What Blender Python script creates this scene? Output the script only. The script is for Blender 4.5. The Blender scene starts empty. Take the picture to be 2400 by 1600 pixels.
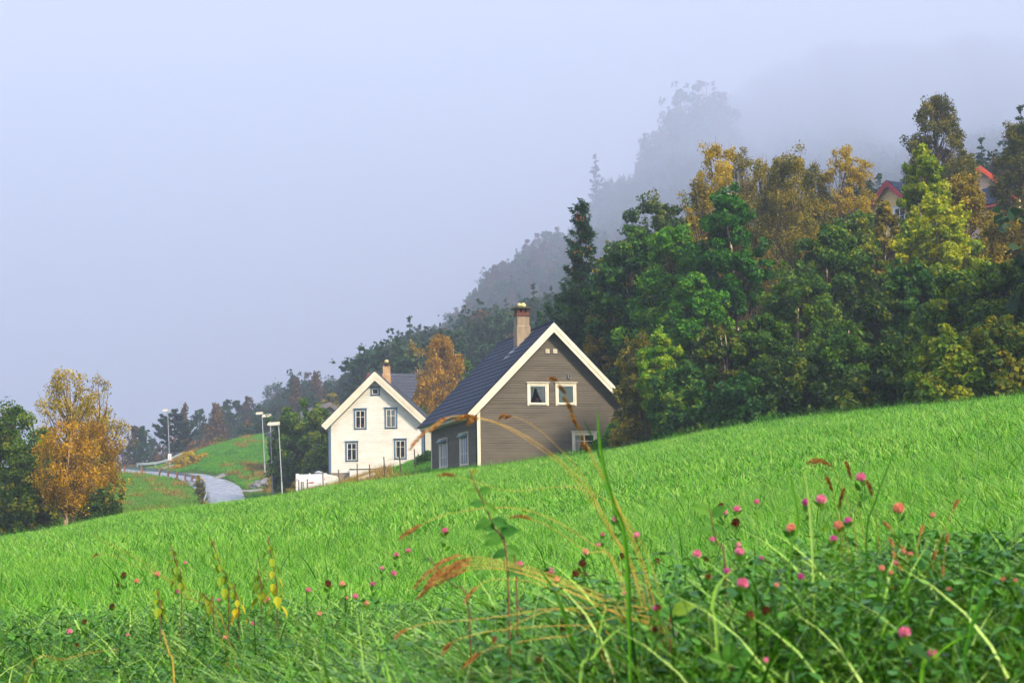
import bpy, math, random
import numpy as np
from mathutils import Vector, Matrix, Euler

# ------------------------------------------------------------------ camera, sky, sun, exposure
scene = bpy.context.scene
F_PX = 5200.0                       # focal length in pixels of the 2400 x 1600 photograph (78 mm)
HZ = 1334.0                         # row of the horizon at the picture's centre column
PITCH = math.atan((HZ - 800) / F_PX)
ROLL = math.radians(-0.86)
cam_data = bpy.data.cameras.new("camera")
cam_data.sensor_width = 36.0
cam_data.lens = 36.0 * F_PX / 2400.0
cam_data.clip_start = 0.1
cam_data.clip_end = 20000.0
cam_data.dof.use_dof = True
cam_data.dof.focus_distance = 60.0
cam_data.dof.aperture_fstop = 14.0
camera = bpy.data.objects.new("camera", cam_data)
scene.collection.objects.link(camera)
CAM_R = Matrix.Rotation(math.radians(90) + PITCH, 4, 'X') @ Matrix.Rotation(ROLL, 4, 'Z')
camera.matrix_world = CAM_R
scene.camera = camera

SUN_EL, SUN_AZ = math.radians(38), math.radians(43)     # the sun stands behind the camera to its right
sun_vec = Vector((math.cos(SUN_EL) * math.sin(SUN_AZ), -math.cos(SUN_EL) * math.cos(SUN_AZ), math.sin(SUN_EL)))
world = bpy.data.worlds.new("World")
scene.world = world
world.use_nodes = True
wn = world.node_tree
bg = wn.nodes["Background"]
sky = wn.nodes.new("ShaderNodeTexSky")
sky.sky_type = 'NISHITA'
sky.sun_disc = False
sky.sun_elevation = SUN_EL
sky.sun_rotation = math.atan2(sun_vec.x, sun_vec.y)
sky.air_density = 1.0
sky.dust_density = 3.0
sky.ozone_density = 1.5
wn.links.new(sky.outputs[0], bg.inputs[0])
bg.inputs[1].default_value = 0.06
sun_data = bpy.data.lights.new("sun", 'SUN')
sun_data.energy = 5.0
sun_data.angle = math.radians(8)
sun_data.color = (1.0, 0.86, 0.66)
sun = bpy.data.objects.new("sun", sun_data)
scene.collection.objects.link(sun)
sun.rotation_euler = sun_vec.to_track_quat('Z', 'Y').to_euler()
scene.view_settings.view_transform = 'Standard'
scene.view_settings.look = 'None'
scene.view_settings.gamma = 1.0
scene.view_settings.exposure = 2.9
scene.cycles.use_denoising = True
scene.cycles.use_adaptive_sampling = True
scene.cycles.adaptive_threshold = 0.02
scene.cycles.max_bounces = 8
scene.cycles.volume_bounces = 3
scene.cycles.diffuse_bounces = 3
scene.cycles.transparent_max_bounces = 8

# ------------------------------------------------------------------ helpers
ROOT = scene.collection
MR = CAM_R.to_3x3()

def ray(px, py):
    """Direction of a sight line, scaled to one metre of forward distance."""
    v = MR @ Vector(((px - 1200) / F_PX, (800 - py) / F_PX, -1.0))
    return v / v.y

def at(px, py, d):
    return ray(px, py) * d

def on_plane(px, py, p0, n):
    v = ray(px, py)
    return v * (Vector(p0).dot(n) / v.dot(n))

def tag(o, label=None, cat=None, group=None, kind=None):
    if label: o["label"] = label
    if cat: o["category"] = cat
    if group: o["group"] = group
    if kind: o["kind"] = kind
    return o

def empty(name, loc, rz=0.0):
    o = bpy.data.objects.new(name, None)
    ROOT.objects.link(o)
    o.location = loc
    o.rotation_euler = (0, 0, rz)
    return o

def link(name, me, parent=None):
    o = bpy.data.objects.new(name, me)
    ROOT.objects.link(o)
    if parent is not None: o.parent = parent
    return o

def copy_thing(src, loc, rz=0.0, scale=1.0):
    c = src.copy()
    ROOT.objects.link(c)
    c.location = loc
    c.rotation_euler = (0, 0, rz)
    c.scale = (scale,) * 3 if not isinstance(scale, (tuple, list)) else scale
    for ch in src.children:
        k = ch.copy()
        ROOT.objects.link(k)
        k.parent = c
        for g in ch.children:
            m = g.copy()
            ROOT.objects.link(m)
            m.parent = k
    return c

def np_mesh(name, V, F, mats, tint=None, smooth=False, matidx=None):
    """Mesh from numpy arrays; F is (n, 3) or (n, 4)."""
    me = bpy.data.meshes.new(name)
    V = np.asarray(V, dtype=np.float32)
    F = np.asarray(F, dtype=np.int32)
    k = F.shape[1]
    me.vertices.add(len(V))
    me.vertices.foreach_set("co", V.ravel())
    me.loops.add(F.size)
    me.loops.foreach_set("vertex_index", F.ravel())
    me.polygons.add(len(F))
    me.polygons.foreach_set("loop_start", np.arange(0, F.size, k, dtype=np.int32))
    if tint is not None:
        a = me.attributes.new("tint", 'FLOAT', 'FACE')
        a.data.foreach_set("value", np.asarray(tint, dtype=np.float32))
    for m in mats: me.materials.append(m)
    if matidx is not None: me.polygons.foreach_set("material_index", np.asarray(matidx, dtype=np.int32))
    if smooth: me.polygons.foreach_set("use_smooth", np.ones(len(F), dtype=bool))
    me.update(calc_edges=True)
    me.validate()
    return me

class MB:
    """Collects boxes, bars, tubes and faces; build() links them as one mesh."""
    def __init__(self, M=None):
        self.v, self.f, self.m = [], [], []
        self.M = M or Matrix.Identity(4)
        self.mi = 0
    def add(self, vs, fs):
        b = len(self.v)
        self.v += [tuple(self.M @ Vector(p)) for p in vs]
        self.f += [tuple(b + i for i in f) for f in fs]
        self.m += [self.mi] * len(fs)
    def box(self, x0, x1, y0, y1, z0, z1):
        self.add([(x0, y0, z0), (x1, y0, z0), (x1, y1, z0), (x0, y1, z0), (x0, y0, z1), (x1, y0, z1), (x1, y1, z1), (x0, y1, z1)],
                 [(0, 3, 2, 1), (4, 5, 6, 7), (0, 1, 5, 4), (1, 2, 6, 5), (2, 3, 7, 6), (3, 0, 4, 7)])
    def bar(self, p, q, w, h, up=(0, 0, 1)):
        p, q, up = Vector(p), Vector(q), Vector(up)
        t = (q - p).normalized()
        s = t.cross(up).normalized()
        n = s.cross(t).normalized()
        s, n = s * w / 2, n * h / 2
        self.add([p - s - n, p + s - n, p + s + n, p - s + n, q - s - n, q + s - n, q + s + n, q - s + n],
                 [(0, 1, 2, 3), (7, 6, 5, 4), (0, 4, 5, 1), (1, 5, 6, 2), (2, 6, 7, 3), (3, 7, 4, 0)])
    def prism(self, pts, y0, y1):
        """Outline in x,z extruded along y."""
        n = len(pts)
        vs = [(x, y0, z) for x, z in pts] + [(x, y1, z) for x, z in pts]
        fs = [tuple(range(n))[::-1], tuple(range(n, 2 * n))]
        fs += [(i, (i + 1) % n, n + (i + 1) % n, n + i) for i in range(n)]
        self.add(vs, fs)
    def tube(self, pts, rad, n=8, cap=True):
        pts = [Vector(p) for p in pts]
        if not isinstance(rad, (list, tuple)): rad = [rad] * len(pts)
        vs, fs = [], []
        a = None
        for i, p in enumerate(pts):
            t = (pts[min(i + 1, len(pts) - 1)] - pts[max(i - 1, 0)]).normalized()
            if a is None:
                a = t.orthogonal().normalized()
            else:
                a = (a - t * a.dot(t))
                a = a.normalized() if a.length > 1e-6 else t.orthogonal().normalized()
            b = t.cross(a)
            for k in range(n):
                w = 2 * math.pi * k / n
                vs.append(p + (a * math.cos(w) + b * math.sin(w)) * rad[i])
        for i in range(len(pts) - 1):
            for k in range(n):
                fs.append((i * n + k, i * n + (k + 1) % n, (i + 1) * n + (k + 1) % n, (i + 1) * n + k))
        if cap:
            fs.append(tuple(range(n))[::-1])
            fs.append(tuple((len(pts) - 1) * n + k for k in range(n)))
        self.add(vs, fs)
    def mesh(self, name, mats, smooth=False):
        me = bpy.data.meshes.new(name)
        me.from_pydata(self.v, [], self.f)
        if not isinstance(mats, (list, tuple)): mats = [mats]
        for m in mats: me.materials.append(m)
        me.polygons.foreach_set("material_index", self.m)
        if smooth: me.polygons.foreach_set("use_smooth", [True] * len(self.f))
        me.update()
        return me
    def build(self, name, mats, parent=None, smooth=False):
        return link(name, self.mesh(name, mats, smooth), parent)

# ------------------------------------------------------------------ materials
def mat(name):
    m = bpy.data.materials.new(name)
    m.use_nodes = True
    nt = m.node_tree
    return m, nt, nt.nodes["Principled BSDF"]

def noise(nt, scale, detail=4, rough=0.55, coord='Object', vec_scale=None):
    tc = nt.nodes.new("ShaderNodeTexCoord")
    src = tc.outputs[coord]
    if vec_scale:
        mp = nt.nodes.new("ShaderNodeMapping")
        mp.inputs['Scale'].default_value = vec_scale
        nt.links.new(src, mp.inputs[0]); src = mp.outputs[0]
    n = nt.nodes.new("ShaderNodeTexNoise")
    n.inputs['Scale'].default_value = scale
    n.inputs['Detail'].default_value = detail
    n.inputs['Roughness'].default_value = rough
    nt.links.new(src, n.inputs['Vector'])
    return n.outputs['Fac']

def ramp(nt, fac, stops):
    r = nt.nodes.new("ShaderNodeValToRGB")
    el = r.color_ramp.elements
    while len(el) < len(stops): el.new(0.5)
    for e, (p, c) in zip(el, stops):
        e.position = p
        e.color = (*c, 1)
    nt.links.new(fac, r.inputs[0])
    return r.outputs[0]

def bump(nt, b, fac, strength=0.3, dist=0.02):
    n = nt.nodes.new("ShaderNodeBump")
    n.inputs['Strength'].default_value = strength
    n.inputs['Distance'].default_value = dist
    nt.links.new(fac, n.inputs['Height'])
    nt.links.new(n.outputs[0], b.inputs['Normal'])

def paint(name, c0, c1, scale=3.0, rough=0.6, vec_scale=None, bmp=0.15, spec=0.5):
    m, nt, b = mat(name)
    f = noise(nt, scale, 6, 0.65, vec_scale=vec_scale)
    nt.links.new(ramp(nt, f, [(0.3, c0), (0.7, c1)]), b.inputs['Base Color'])
    b.inputs['Roughness'].default_value = rough
    b.inputs['Specular IOR Level'].default_value = spec
    if bmp: bump(nt, b, f, bmp)
    return m

def leaf_mat(name, stops, trans=0.35, rough=0.55, rnd=0.25, spec=0.25, wet=None):
    """Foliage colour runs over the per-leaf tint plus a little per-object variation."""
    m, nt, b = mat(name)
    a = nt.nodes.new("ShaderNodeAttribute")
    a.attribute_name = "tint"
    oi = nt.nodes.new("ShaderNodeObjectInfo")
    mm = nt.nodes.new("ShaderNodeMath"); mm.operation = 'MULTIPLY_ADD'
    nt.links.new(oi.outputs['Random'], mm.inputs[0])
    mm.inputs[1].default_value = rnd
    mm.inputs[2].default_value = -rnd / 2
    ad = nt.nodes.new("ShaderNodeMath"); ad.operation = 'ADD'; ad.use_clamp = True
    nt.links.new(a.outputs['Fac'], ad.inputs[0])
    nt.links.new(mm.outputs[0], ad.inputs[1])
    col = ramp(nt, ad.outputs[0], stops)
    nt.links.new(col, b.inputs['Base Color'])
    b.inputs['Roughness'].default_value = rough
    b.inputs['Specular IOR Level'].default_value = spec
    t = nt.nodes.new("ShaderNodeBsdfTranslucent")
    nt.links.new(col, t.inputs[0])
    mx = nt.nodes.new("ShaderNodeMixShader")
    mx.inputs[0].default_value = trans
    nt.links.new(b.outputs[0], mx.inputs[1])
    nt.links.new(t.outputs[0], mx.inputs[2])
    nt.links.new(mx.outputs[0], nt.nodes["Material Output"].inputs[0])
    return m

M = {}
M['cream'] = paint('cream_paint', (.66, .56, .40), (.84, .77, .62), 1.2, .55, vec_scale=(1, 1, .4))
M['white_siding'] = paint('white_siding_paint', (.66, .62, .52), (.84, .81, .72), .8, .6, vec_scale=(1, 1, 2.5))
M['brown_siding'] = paint('brown_siding_paint', (.084, .069, .050), (.140, .118, .088), 1.1, .7, vec_scale=(.5, .5, 3), spec=.25)
M['blue_trim'] = paint('blue_grey_paint', (.06, .12, .19), (.09, .17, .26), 3, .5)
M['window_white'] = paint('window_paint', (.74, .68, .54), (.86, .81, .70), 4, .45)
M['roof_blue'] = paint('dark_blue_roof_tile', (.004, .010, .030), (.008, .018, .048), 2.2, .6, spec=.2, bmp=.1)
M['roof_dark'] = paint('dark_slate_roof', (.022, .026, .040), (.05, .055, .08), 2.5, .6)
M['roof_grey'] = paint('weathered_grey_roof', (.10, .09, .095), (.17, .15, .15), 2.5, .7)
M['black_metal'] = paint('black_metal', (.012, .013, .016), (.03, .032, .038), 5, .4)
M['concrete'] = paint('rendered_concrete', (.20, .15, .10), (.38, .29, .19), 2.2, .85, vec_scale=(1.5, 1.5, .5))
M['orange_concrete'] = paint('orange_render', (.34, .19, .08), (.62, .40, .22), 2.5, .85, vec_scale=(2, 2, .6))
M['foundation'] = paint('foundation_concrete', (.20, .15, .11), (.34, .27, .20), 2, .9)
M['brick'] = paint('dark_red_brick', (.06, .018, .010), (.16, .05, .025), 9, .85)
M['slab'] = paint('mossy_slab', (.035, .028, .015), (.11, .09, .03), 8, .9)
M['lichen'] = paint('lichen_rock', (.30, .26, .04), (.72, .66, .42), 9, .9, bmp=.6)
M['red_trim'] = paint('red_paint', (.30, .02, .03), (.48, .04, .05), 3, .5)
M['orange_red'] = paint('orange_red_paint', (.60, .06, .02), (.80, .11, .03), 3, .5)
M['teal'] = paint('teal_paint', (.07, .16, .19), (.11, .23, .26), 2, .6)
M['yellow_wall'] = paint('yellow_wall_paint', (.68, .45, .16), (.85, .62, .28), 1, .6)
M['peach_wall'] = paint('peach_wall_paint', (.62, .42, .27), (.80, .60, .42), 1, .6)
M['pale_wall'] = paint('pale_grey_wall', (.30, .28, .27), (.44, .41, .39), 1, .6)
M['white'] = paint('white_gloss', (.74, .74, .72), (.84, .84, .83), 2, .35)
M['galv'] = paint('galvanised_steel', (.20, .21, .22), (.36, .37, .38), 6, .45)
M['rail_steel'] = paint('rail_steel', (.16, .21, .22), (.34, .40, .41), 2.5, .5, vec_scale=(.5, .5, 3))
M['lamp_cream'] = paint('lamp_housing', (.50, .42, .32), (.76, .70, .60), 5, .5)
M['wood'] = paint('weathered_wood', (.07, .045, .025), (.17, .11, .06), 6, .85, vec_scale=(3, 3, .5))
M['rust_wood'] = paint('reddish_wood', (.22, .07, .03), (.42, .17, .08), 5, .8, vec_scale=(3, 3, .5))
M['curtain'] = paint('curtain_cloth', (.80, .78, .66), (.92, .90, .80), 9, .9, vec_scale=(6, 6, .6))
M['blind'] = paint('green_blind', (.66, .76, .60), (.74, .84, .68), 1.5, .6)
M['awning'] = paint('blue_awning_box', (.12, .20, .24), (.22, .32, .36), 3, .45)
M['red_lamp'] = paint('red_reflector', (.55, .03, .02), (.70, .06, .04), 6, .3)
M['grey_print'] = paint('faint_print', (.42, .36, .28), (.52, .46, .38), 6, .5)
M['orange_print'] = paint('orange_print', (.55, .20, .10), (.62, .26, .12), 6, .5)
M['rock'] = paint('grey_rock', (.06, .065, .075), (.22, .22, .23), 2.5, .85, bmp=.8)
M['pink_flower'] = paint('pot_flowers', (.50, .10, .22), (.70, .25, .35), 8, .7)

m, nt, b = mat('window_glass')
b.inputs['Base Color'].default_value = (.62, .66, .78, 1)
b.inputs['Roughness'].default_value = .03
b.inputs['Metallic'].default_value = 0
b.inputs['IOR'].default_value = 1.5
b.inputs['Specular IOR Level'].default_value = .8
tr = nt.nodes.new("ShaderNodeBsdfTransparent")
tr.inputs[0].default_value = (.97, .98, .99, 1)
gl = nt.nodes.new("ShaderNodeBsdfGlossy")
gl.inputs['Roughness'].default_value = .04
gl.inputs[0].default_value = (.80, .84, 1, 1)
fr = nt.nodes.new("ShaderNodeFresnel")
fr.inputs[0].default_value = 1.5
mx = nt.nodes.new("ShaderNodeMixShader")
nt.links.new(fr.outputs[0], mx.inputs[0]); nt.links.new(tr.outputs[0], mx.inputs[1]); nt.links.new(gl.outputs[0], mx.inputs[2])
nt.links.new(mx.outputs[0], nt.nodes["Material Output"].inputs[0])
M['glass'] = m
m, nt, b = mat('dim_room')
b.inputs['Base Color'].default_value = (.05, .045, .05, 1)  # the room's lack of light is put into this dark colour
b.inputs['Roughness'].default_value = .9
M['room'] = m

# asphalt, wet and pale under the sky
m, nt, b = mat('wet_asphalt')
f = noise(nt, .35, 6, .6)
nt.links.new(ramp(nt, f, [(.3, (.15, .155, .17)), (.7, (.22, .225, .24))]), b.inputs['Base Color'])
nt.links.new(ramp(nt, noise(nt, .5, 3), [(.35, (.16,) * 3), (.7, (.34,) * 3)]), b.inputs['Roughness'])
b.inputs['Specular IOR Level'].default_value = .7
bump(nt, b, noise(nt, 60, 2), .08, .01)
M['asphalt'] = m
M['gravel'] = paint('pale_gravel', (.12, .115, .10), (.26, .25, .22), 5, .9, bmp=.5)

# bark
def bark(name, c0, c1, c2, sc=2.0):
    m, nt, b = mat(name)
    f = noise(nt, sc, 5, .7, vec_scale=(1.5, 1.5, 3.5))
    nt.links.new(ramp(nt, f, [(.35, c0), (.5, c1), (.62, c2)]), b.inputs['Base Color'])
    b.inputs['Roughness'].default_value = .9
    bump(nt, b, f, .5, .03)
    return m
M['bark_dark'] = bark('dark_bark', (.02, .014, .009), (.045, .032, .02), (.08, .06, .04))
M['bark_birch'] = bark('birch_bark', (.05, .035, .025), (.42, .33, .22), (.62, .52, .38))
M['bark_birch_gold'] = bark('pale_birch_bark', (.20, .12, .05), (.50, .33, .16), (.66, .48, .28))
M['bark_twig'] = bark('brown_twig', (.035, .022, .012), (.075, .045, .022), (.13, .08, .04))
M['bark_red'] = bark('pine_bark', (.06, .02, .015), (.16, .05, .035), (.26, .10, .06))

# foliage palettes
G = lambda *s: [(i / (len(s) - 1), c) for i, c in enumerate(s)]
LM = {
 'green': leaf_mat('leaf_green', G((.010, .05, .002), (.032, .11, .003), (.095, .19, .003), (.30, .31, .004))),
 'dark': leaf_mat('leaf_dark_green', G((.007, .030, .002), (.022, .07, .003), (.062, .12, .003), (.25, .22, .004))),
 'deep': leaf_mat('leaf_deep_green', G((.006, .042, .007), (.014, .085, .008), (.040, .14, .007), (.15, .23, .007))),
 'bright': leaf_mat('leaf_bright_green', G((.018, .12, .002), (.060, .23, .003), (.16, .33, .004), (.38, .44, .005))),
 'lime': leaf_mat('leaf_lime', G((.08, .17, .003), (.24, .34, .003), (.46, .48, .004), (.64, .50, .006))),
 'gold': leaf_mat('leaf_gold', G((.15, .12, .002), (.34, .25, .002), (.54, .38, .003), (.72, .52, .005))),
 'amber': leaf_mat('leaf_amber', G((.25, .14, .002), (.50, .27, .002), (.74, .40, .003), (.86, .54, .008))),
 'olive': leaf_mat('leaf_olive', G((.05, .07, .002), (.13, .13, .002), (.27, .21, .002), (.46, .32, .004))),
 'rust': leaf_mat('leaf_rust', G((.07, .042, .010), (.15, .080, .012), (.24, .12, .016), (.30, .17, .03))),
 'spruce': leaf_mat('needle_dark', G((.005, .030, .008), (.014, .065, .014), (.032, .11, .016), (.08, .17, .018)), trans=.1),
 'pine': leaf_mat('needle_pine', G((.010, .030, .022), (.016, .045, .030), (.025, .06, .035), (.05, .09, .04)), trans=.1),
 'haze_green': leaf_mat('leaf_hill_green', G((.006, .028, .012), (.012, .050, .014), (.025, .075, .016), (.07, .10, .02))),
 'haze_brown': leaf_mat('leaf_hill_brown', G((.045, .030, .014), (.08, .045, .016), (.13, .07, .02), (.19, .11, .03))),
}
M['cone'] = paint('spruce_cone', (.20, .06, .02), (.36, .13, .04), 20, .8)

# ------------------------------------------------------------------ terrain
# ground levels read off along sight lines: (column, row, distance, height of the growth above the soil)
CP = [
 # verge and field, out to the crest
 (-300,1420,15,.25),(-300,1370,30,.25),(-300,1310,60,.25),(-300,1280,85,.25),
 (0,1400,15,.25),(0,1345,26,.25),(0,1298,45,.25),(0,1268,68,.25),(0,1257,88,.25),
 (300,1385,15,.25),(300,1325,26,.25),(300,1262,45,.25),(300,1222,70,.25),(300,1203,92,.25),
 (600,1365,15,.25),(600,1300,26,.25),(600,1232,45,.25),(600,1190,70,.25),(600,1166,92,.25),
 (800,1360,15,.25),(800,1285,26,.25),(800,1208,45,.25),(800,1160,70,.25),(800,1132,95,.25),
 (1000,1352,15,.25),(1000,1272,26,.25),(1000,1188,45,.25),(1000,1137,70,.25),(1000,1109,98,.25),
 (1300,1340,15,.25),(1300,1248,26,.25),(1300,1152,45,.25),(1300,1100,70,.25),(1300,1070,105,.25),
 (1700,1330,13,.25),(1700,1230,21,.25),(1700,1120,37,.25),(1700,1042,60,.25),(1700,1012,80,.25),
 (2100,1320,11,.25),(2100,1195,18,.25),(2100,1055,36,.25),(2100,967,68,.25),
 (2400,1300,9.5,.25),(2400,1175,15,.25),(2400,1030,30,.25),(2400,937,62,.25),
 (2800,1130,15,.25),(2800,960,30,.25),(2800,860,62,.25),
 # behind the field crest
 (-300,1320,110,0),(0,1295,115,0),(150,1262,120,0),(300,1235,125,0),(450,1215,130,0),(600,1205,130,0),(720,1185,130,0),
 (850,1160,125,0),(940,1125,128,0),(1000,1098,135,0),(1180,1080,130,0),
 # white house plot
 (700,1165,165,0),(760,1148,172,0),(860,1118,172,0),(940,1092,172,0),(1000,1070,172,0),(1060,1052,165,0),
 (880,1085,205,0),(760,1110,210,0),
 # meadow and road
 (0,1240,170,0),(150,1232,160,0),(250,1205,170,0),(430,1185,185,0),(300,1140,222,0),(200,1135,225,0),(100,1135,230,0),
 (520,1184,182,0),(592,1167,188,0),(640,1190,172,0),(530,1143,212,0),(560,1139,217,0),(580,1131,225,0),(640,1128,222,0),
 (480,1131,226,0),(430,1122,234,0),(350,1112,243,0),(270,1107,250,0),(340,1102,262,0),(393,1104,256,0),(410,1098,270,0),
 (330,1100,282,0),(250,1104,290,0),(430,1092,262,0),(430,1072,275,0),(480,1105,240,0),(500,1052,278,0),(560,1030,292,0),
 (600,1085,250,0),(620,1018,300,0),(680,1020,300,0),(560,1112,232,0),
 (300,1120,330,0),(400,1105,330,0),(600,1035,340,0),
 # forest floor behind the field on the right
 (1500,1045,105,0),(1500,1020,125,0),(1700,1005,95,0),(1700,960,120,0),(1900,965,95,0),(1900,900,120,0),
 (2100,940,90,0),(2100,850,120,0),(2400,905,85,0),(2400,770,120,0),(2800,840,90,0),(2800,680,120,0),
 (1300,1040,140,0),(1500,960,160,0),(1700,880,160,0),(1900,760,160,0),(2100,650,170,0),(2300,590,180,0),(2600,520,180,0),
 # hillside
 (700,1060,260,0),(850,1045,260,0),(1000,1010,260,0),(1200,980,250,0),
 (350,1165,420,0),(450,1100,430,0),(540,1060,450,0),(600,1010,600,0),(700,985,580,0),(820,970,550,0),(900,945,500,0),
 (1000,900,520,0),(1080,800,650,0),(1150,705,760,0),(1250,622,900,0),(1400,495,1350,0),(1500,450,1800,0),(1600,330,2400,0),
 (1680,275,3600,0),(1750,245,4200,0),(2000,235,4400,0),(2400,225,4500,0),(2900,215,4500,0),(2400,330,7000,0),(1900,380,7000,0),
 (1200,860,380,0),(1250,780,550,0),(1500,820,300,0),(1500,680,550,0),(1500,560,900,0),
 (1800,690,300,0),(1800,560,600,0),(1800,430,1200,0),(1800,330,2200,0),
 (2200,560,260,0),(2200,480,600,0),(2200,380,1200,0),(2200,300,2200,0),(2700,450,260,0),(2700,380,600,0),(2700,330,1200,0),(2700,290,2200,0),
 # what falls away behind the skyline
 (0,1210,400,0),(0,1285,900,0),(0,1315,2500,0),(-400,1320,300,0),(-400,1330,2000,0),(350,1235,800,0),(350,1290,2500,0),
 (600,1120,1100,0),(600,1240,2500,0),(900,1010,1100,0),(900,1160,2500,0),(1150,840,1500,0),(1150,1020,2600,0),
 (1280,760,2100,0),(1400,720,3200,0),(1550,560,4600,0),(1650,420,6500,0),
]
CQ = [  # near the camera: (column, height, distance)
 (-400,-.52,9.5),(0,-.50,9.5),(500,-.48,9.5),(1000,-.46,9),(1300,-.45,7.8),(1700,-.38,7.4),(2100,-.30,7),(2500,-.26,7),
 (-400,-.78,6),(0,-.78,6),(500,-.74,6),(1000,-.60,5.6),(1300,-.50,5.2),(1700,-.38,5.2),(2100,-.34,5.2),(2600,-.32,5.2),
 (-400,-.95,4.2),(600,-.90,4.2),(1200,-.58,4.0),(1800,-.46,4.0),(2600,-.42,4.0),(0,-1.4,2),(1200,-1.35,2),(2400,-1.3,2),(1200,-1.5,1.1),
]
pts = []
def far_scale(px): return float(np.interp(px, [900, 1080, 1250, 1400], [1, 1.3, 1.45, 1.8]))
for px, py, d, h in CP:
    if d >= 500: d = min(8500, d * far_scale(px))
    p = at(px, py, d); pts.append((p.x, p.y, p.z - h))
for px, z, d in CQ:
    pts.append(((px - 1200) / F_PX * d, d, z))
pts = np.array(pts)
def uv(x, y):
    r = np.hypot(x, y)
    th = np.arctan2(x, y)
    th = np.clip(th, -.34, .34)
    return th * 11.0, np.log(np.maximum(r, 1.2)) * 1.6
pu, pv = uv(pts[:, 0], pts[:, 1])
pe = pts[:, 2] / np.hypot(pts[:, 0], pts[:, 1])
def _k(r2): return .5 * r2 * np.log(r2 + 1e-12)
n = len(pts)
A = np.zeros((n + 3, n + 3))
A[:n, :n] = _k((pu[:, None] - pu) ** 2 + (pv[:, None] - pv) ** 2) + np.eye(n) * .004
A[:n, n] = A[n, :n] = 1; A[:n, n + 1] = A[n + 1, :n] = pu; A[:n, n + 2] = A[n + 2, :n] = pv
SOL = np.linalg.solve(A, np.concatenate([pe, np.zeros(3)])); SW = SOL[:n]; SA = SOL[n:]
def gz(x, y):
    x, y = np.atleast_1d(np.asarray(x, float)), np.atleast_1d(np.asarray(y, float))
    u, v = uv(x, y)
    out = np.empty(len(x))
    for s in range(0, len(x), 20000):
        e = slice(s, s + 20000)
        out[e] = _k((u[e, None] - pu) ** 2 + (v[e, None] - pv) ** 2) @ SW + SA[0] + SA[1] * u[e] + SA[2] * v[e]
    r = np.maximum(np.hypot(x, y), 1.2)
    th = np.arctan2(x, y); lr = np.log(r)
    far = np.clip((r - 900) / 2500, 0, 1) * (th > -.05)
    out = out + far * .0022 * (np.sin(th * 95) + .7 * np.sin(th * 215 + lr * 3) + .6 * np.sin(th * 41 + lr * 8) + .4 * np.sin(th * 430 + lr * 17))
    z = out * r
    fade = np.clip((np.abs(np.arctan2(x, y)) - .5) / 1.0, 0, 1)        # gentle ground behind the camera
    return z * (1 - fade) + fade * np.clip(z, -2.5, 4)
def g1(x, y): return float(gz(x, y)[0])
def gcol(px, d):
    """Point on the ground under a picture column, d metres forward."""
    x = (px - 1200) / F_PX * d
    return Vector((x, d, g1(x, d)))

fine = np.linspace(-.36, .36, 190)
rest = np.concatenate([np.linspace(-math.pi, -.36, 26)[:-1], fine, np.linspace(.36, math.pi, 26)[1:-1]])
rad = np.concatenate([[.4], np.geomspace(1.0, 9000, 260)])
TH, RR = np.meshgrid(rest, rad)
X, Y = (RR * np.sin(TH)).ravel(), (RR * np.cos(TH)).ravel()
Z = gz(X, Y)
nc, nr = len(rest), len(rad)
ii, jj = np.meshgrid(np.arange(nr - 1), np.arange(nc), indexing='ij')
a0 = ii * nc + jj; a1 = ii * nc + (jj + 1) % nc
F = np.stack([a0, a1, a1 + nc, a0 + nc], -1).reshape(-1, 4)[:, ::-1]

def in_poly(x, y, poly):
    x, y = np.asarray(x), np.asarray(y)
    c = np.zeros(x.shape, bool)
    j = len(poly) - 1
    for i in range(len(poly)):
        xi, yi = poly[i]; xj, yj = poly[j]
        hit = ((yi > y) != (yj > y)) & (x < (xj - xi) * (y - yi) / (yj - yi + 1e-12) + xi)
        c ^= hit
        j = i
    return c
# wooded ground and open ground, in column/distance space
col = lambda x, y: np.asarray(x) / np.maximum(np.asarray(y), 1e-3) * F_PX + 1200
def wooded(x, y):
    c = col(x, y); y = np.asarray(y)
    # the near wood starts behind the field crest; the hillside wood behind the houses
    edge = np.interp(c, [-600, 100, 250, 480, 640, 760, 1040, 1180, 1440, 1500, 1700, 2100, 2400, 3200],
                        [330, 300, 300, 300, 305, 215, 215, 150, 135, 103, 86, 75, 70, 70])
    return (y > edge)
a = wooded(X, Y).astype(np.float32)
m, nt, b = mat('ground_soil_and_grass')
at_ = nt.nodes.new("ShaderNodeAttribute"); at_.attribute_name = "wood"
f1 = noise(nt, .09, 8, .7)
f2 = noise(nt, 1.6, 6, .7)
meadow = ramp(nt, f1, [(.30, (.018, .055, .006)), (.5, (.035, .085, .008)), (.66, (.07, .10, .012))])
fl = ramp(nt, f2, [(.3, (.012, .014, .006)), (.7, (.03, .03, .012))])
mxc = nt.nodes.new("ShaderNodeMix"); mxc.data_type = 'RGBA'
nt.links.new(at_.outputs['Fac'], mxc.inputs['Factor'])
nt.links.new(meadow, mxc.inputs['A']); nt.links.new(fl, mxc.inputs['B'])
nt.links.new(mxc.outputs['Result'], b.inputs['Base Color'])
b.inputs['Roughness'].default_value = .95
b.inputs['Specular IOR Level'].default_value = .1
bump(nt, b, f2, .8, .3)
M['ground'] = m
me = np_mesh('ground', np.stack([X, Y, Z], 1), F, [M['ground']], smooth=True)
wa = me.attributes.new("wood", 'FLOAT', 'POINT'); wa.data.foreach_set("value", a)
tag(link('ground', me), kind='structure')

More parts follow.
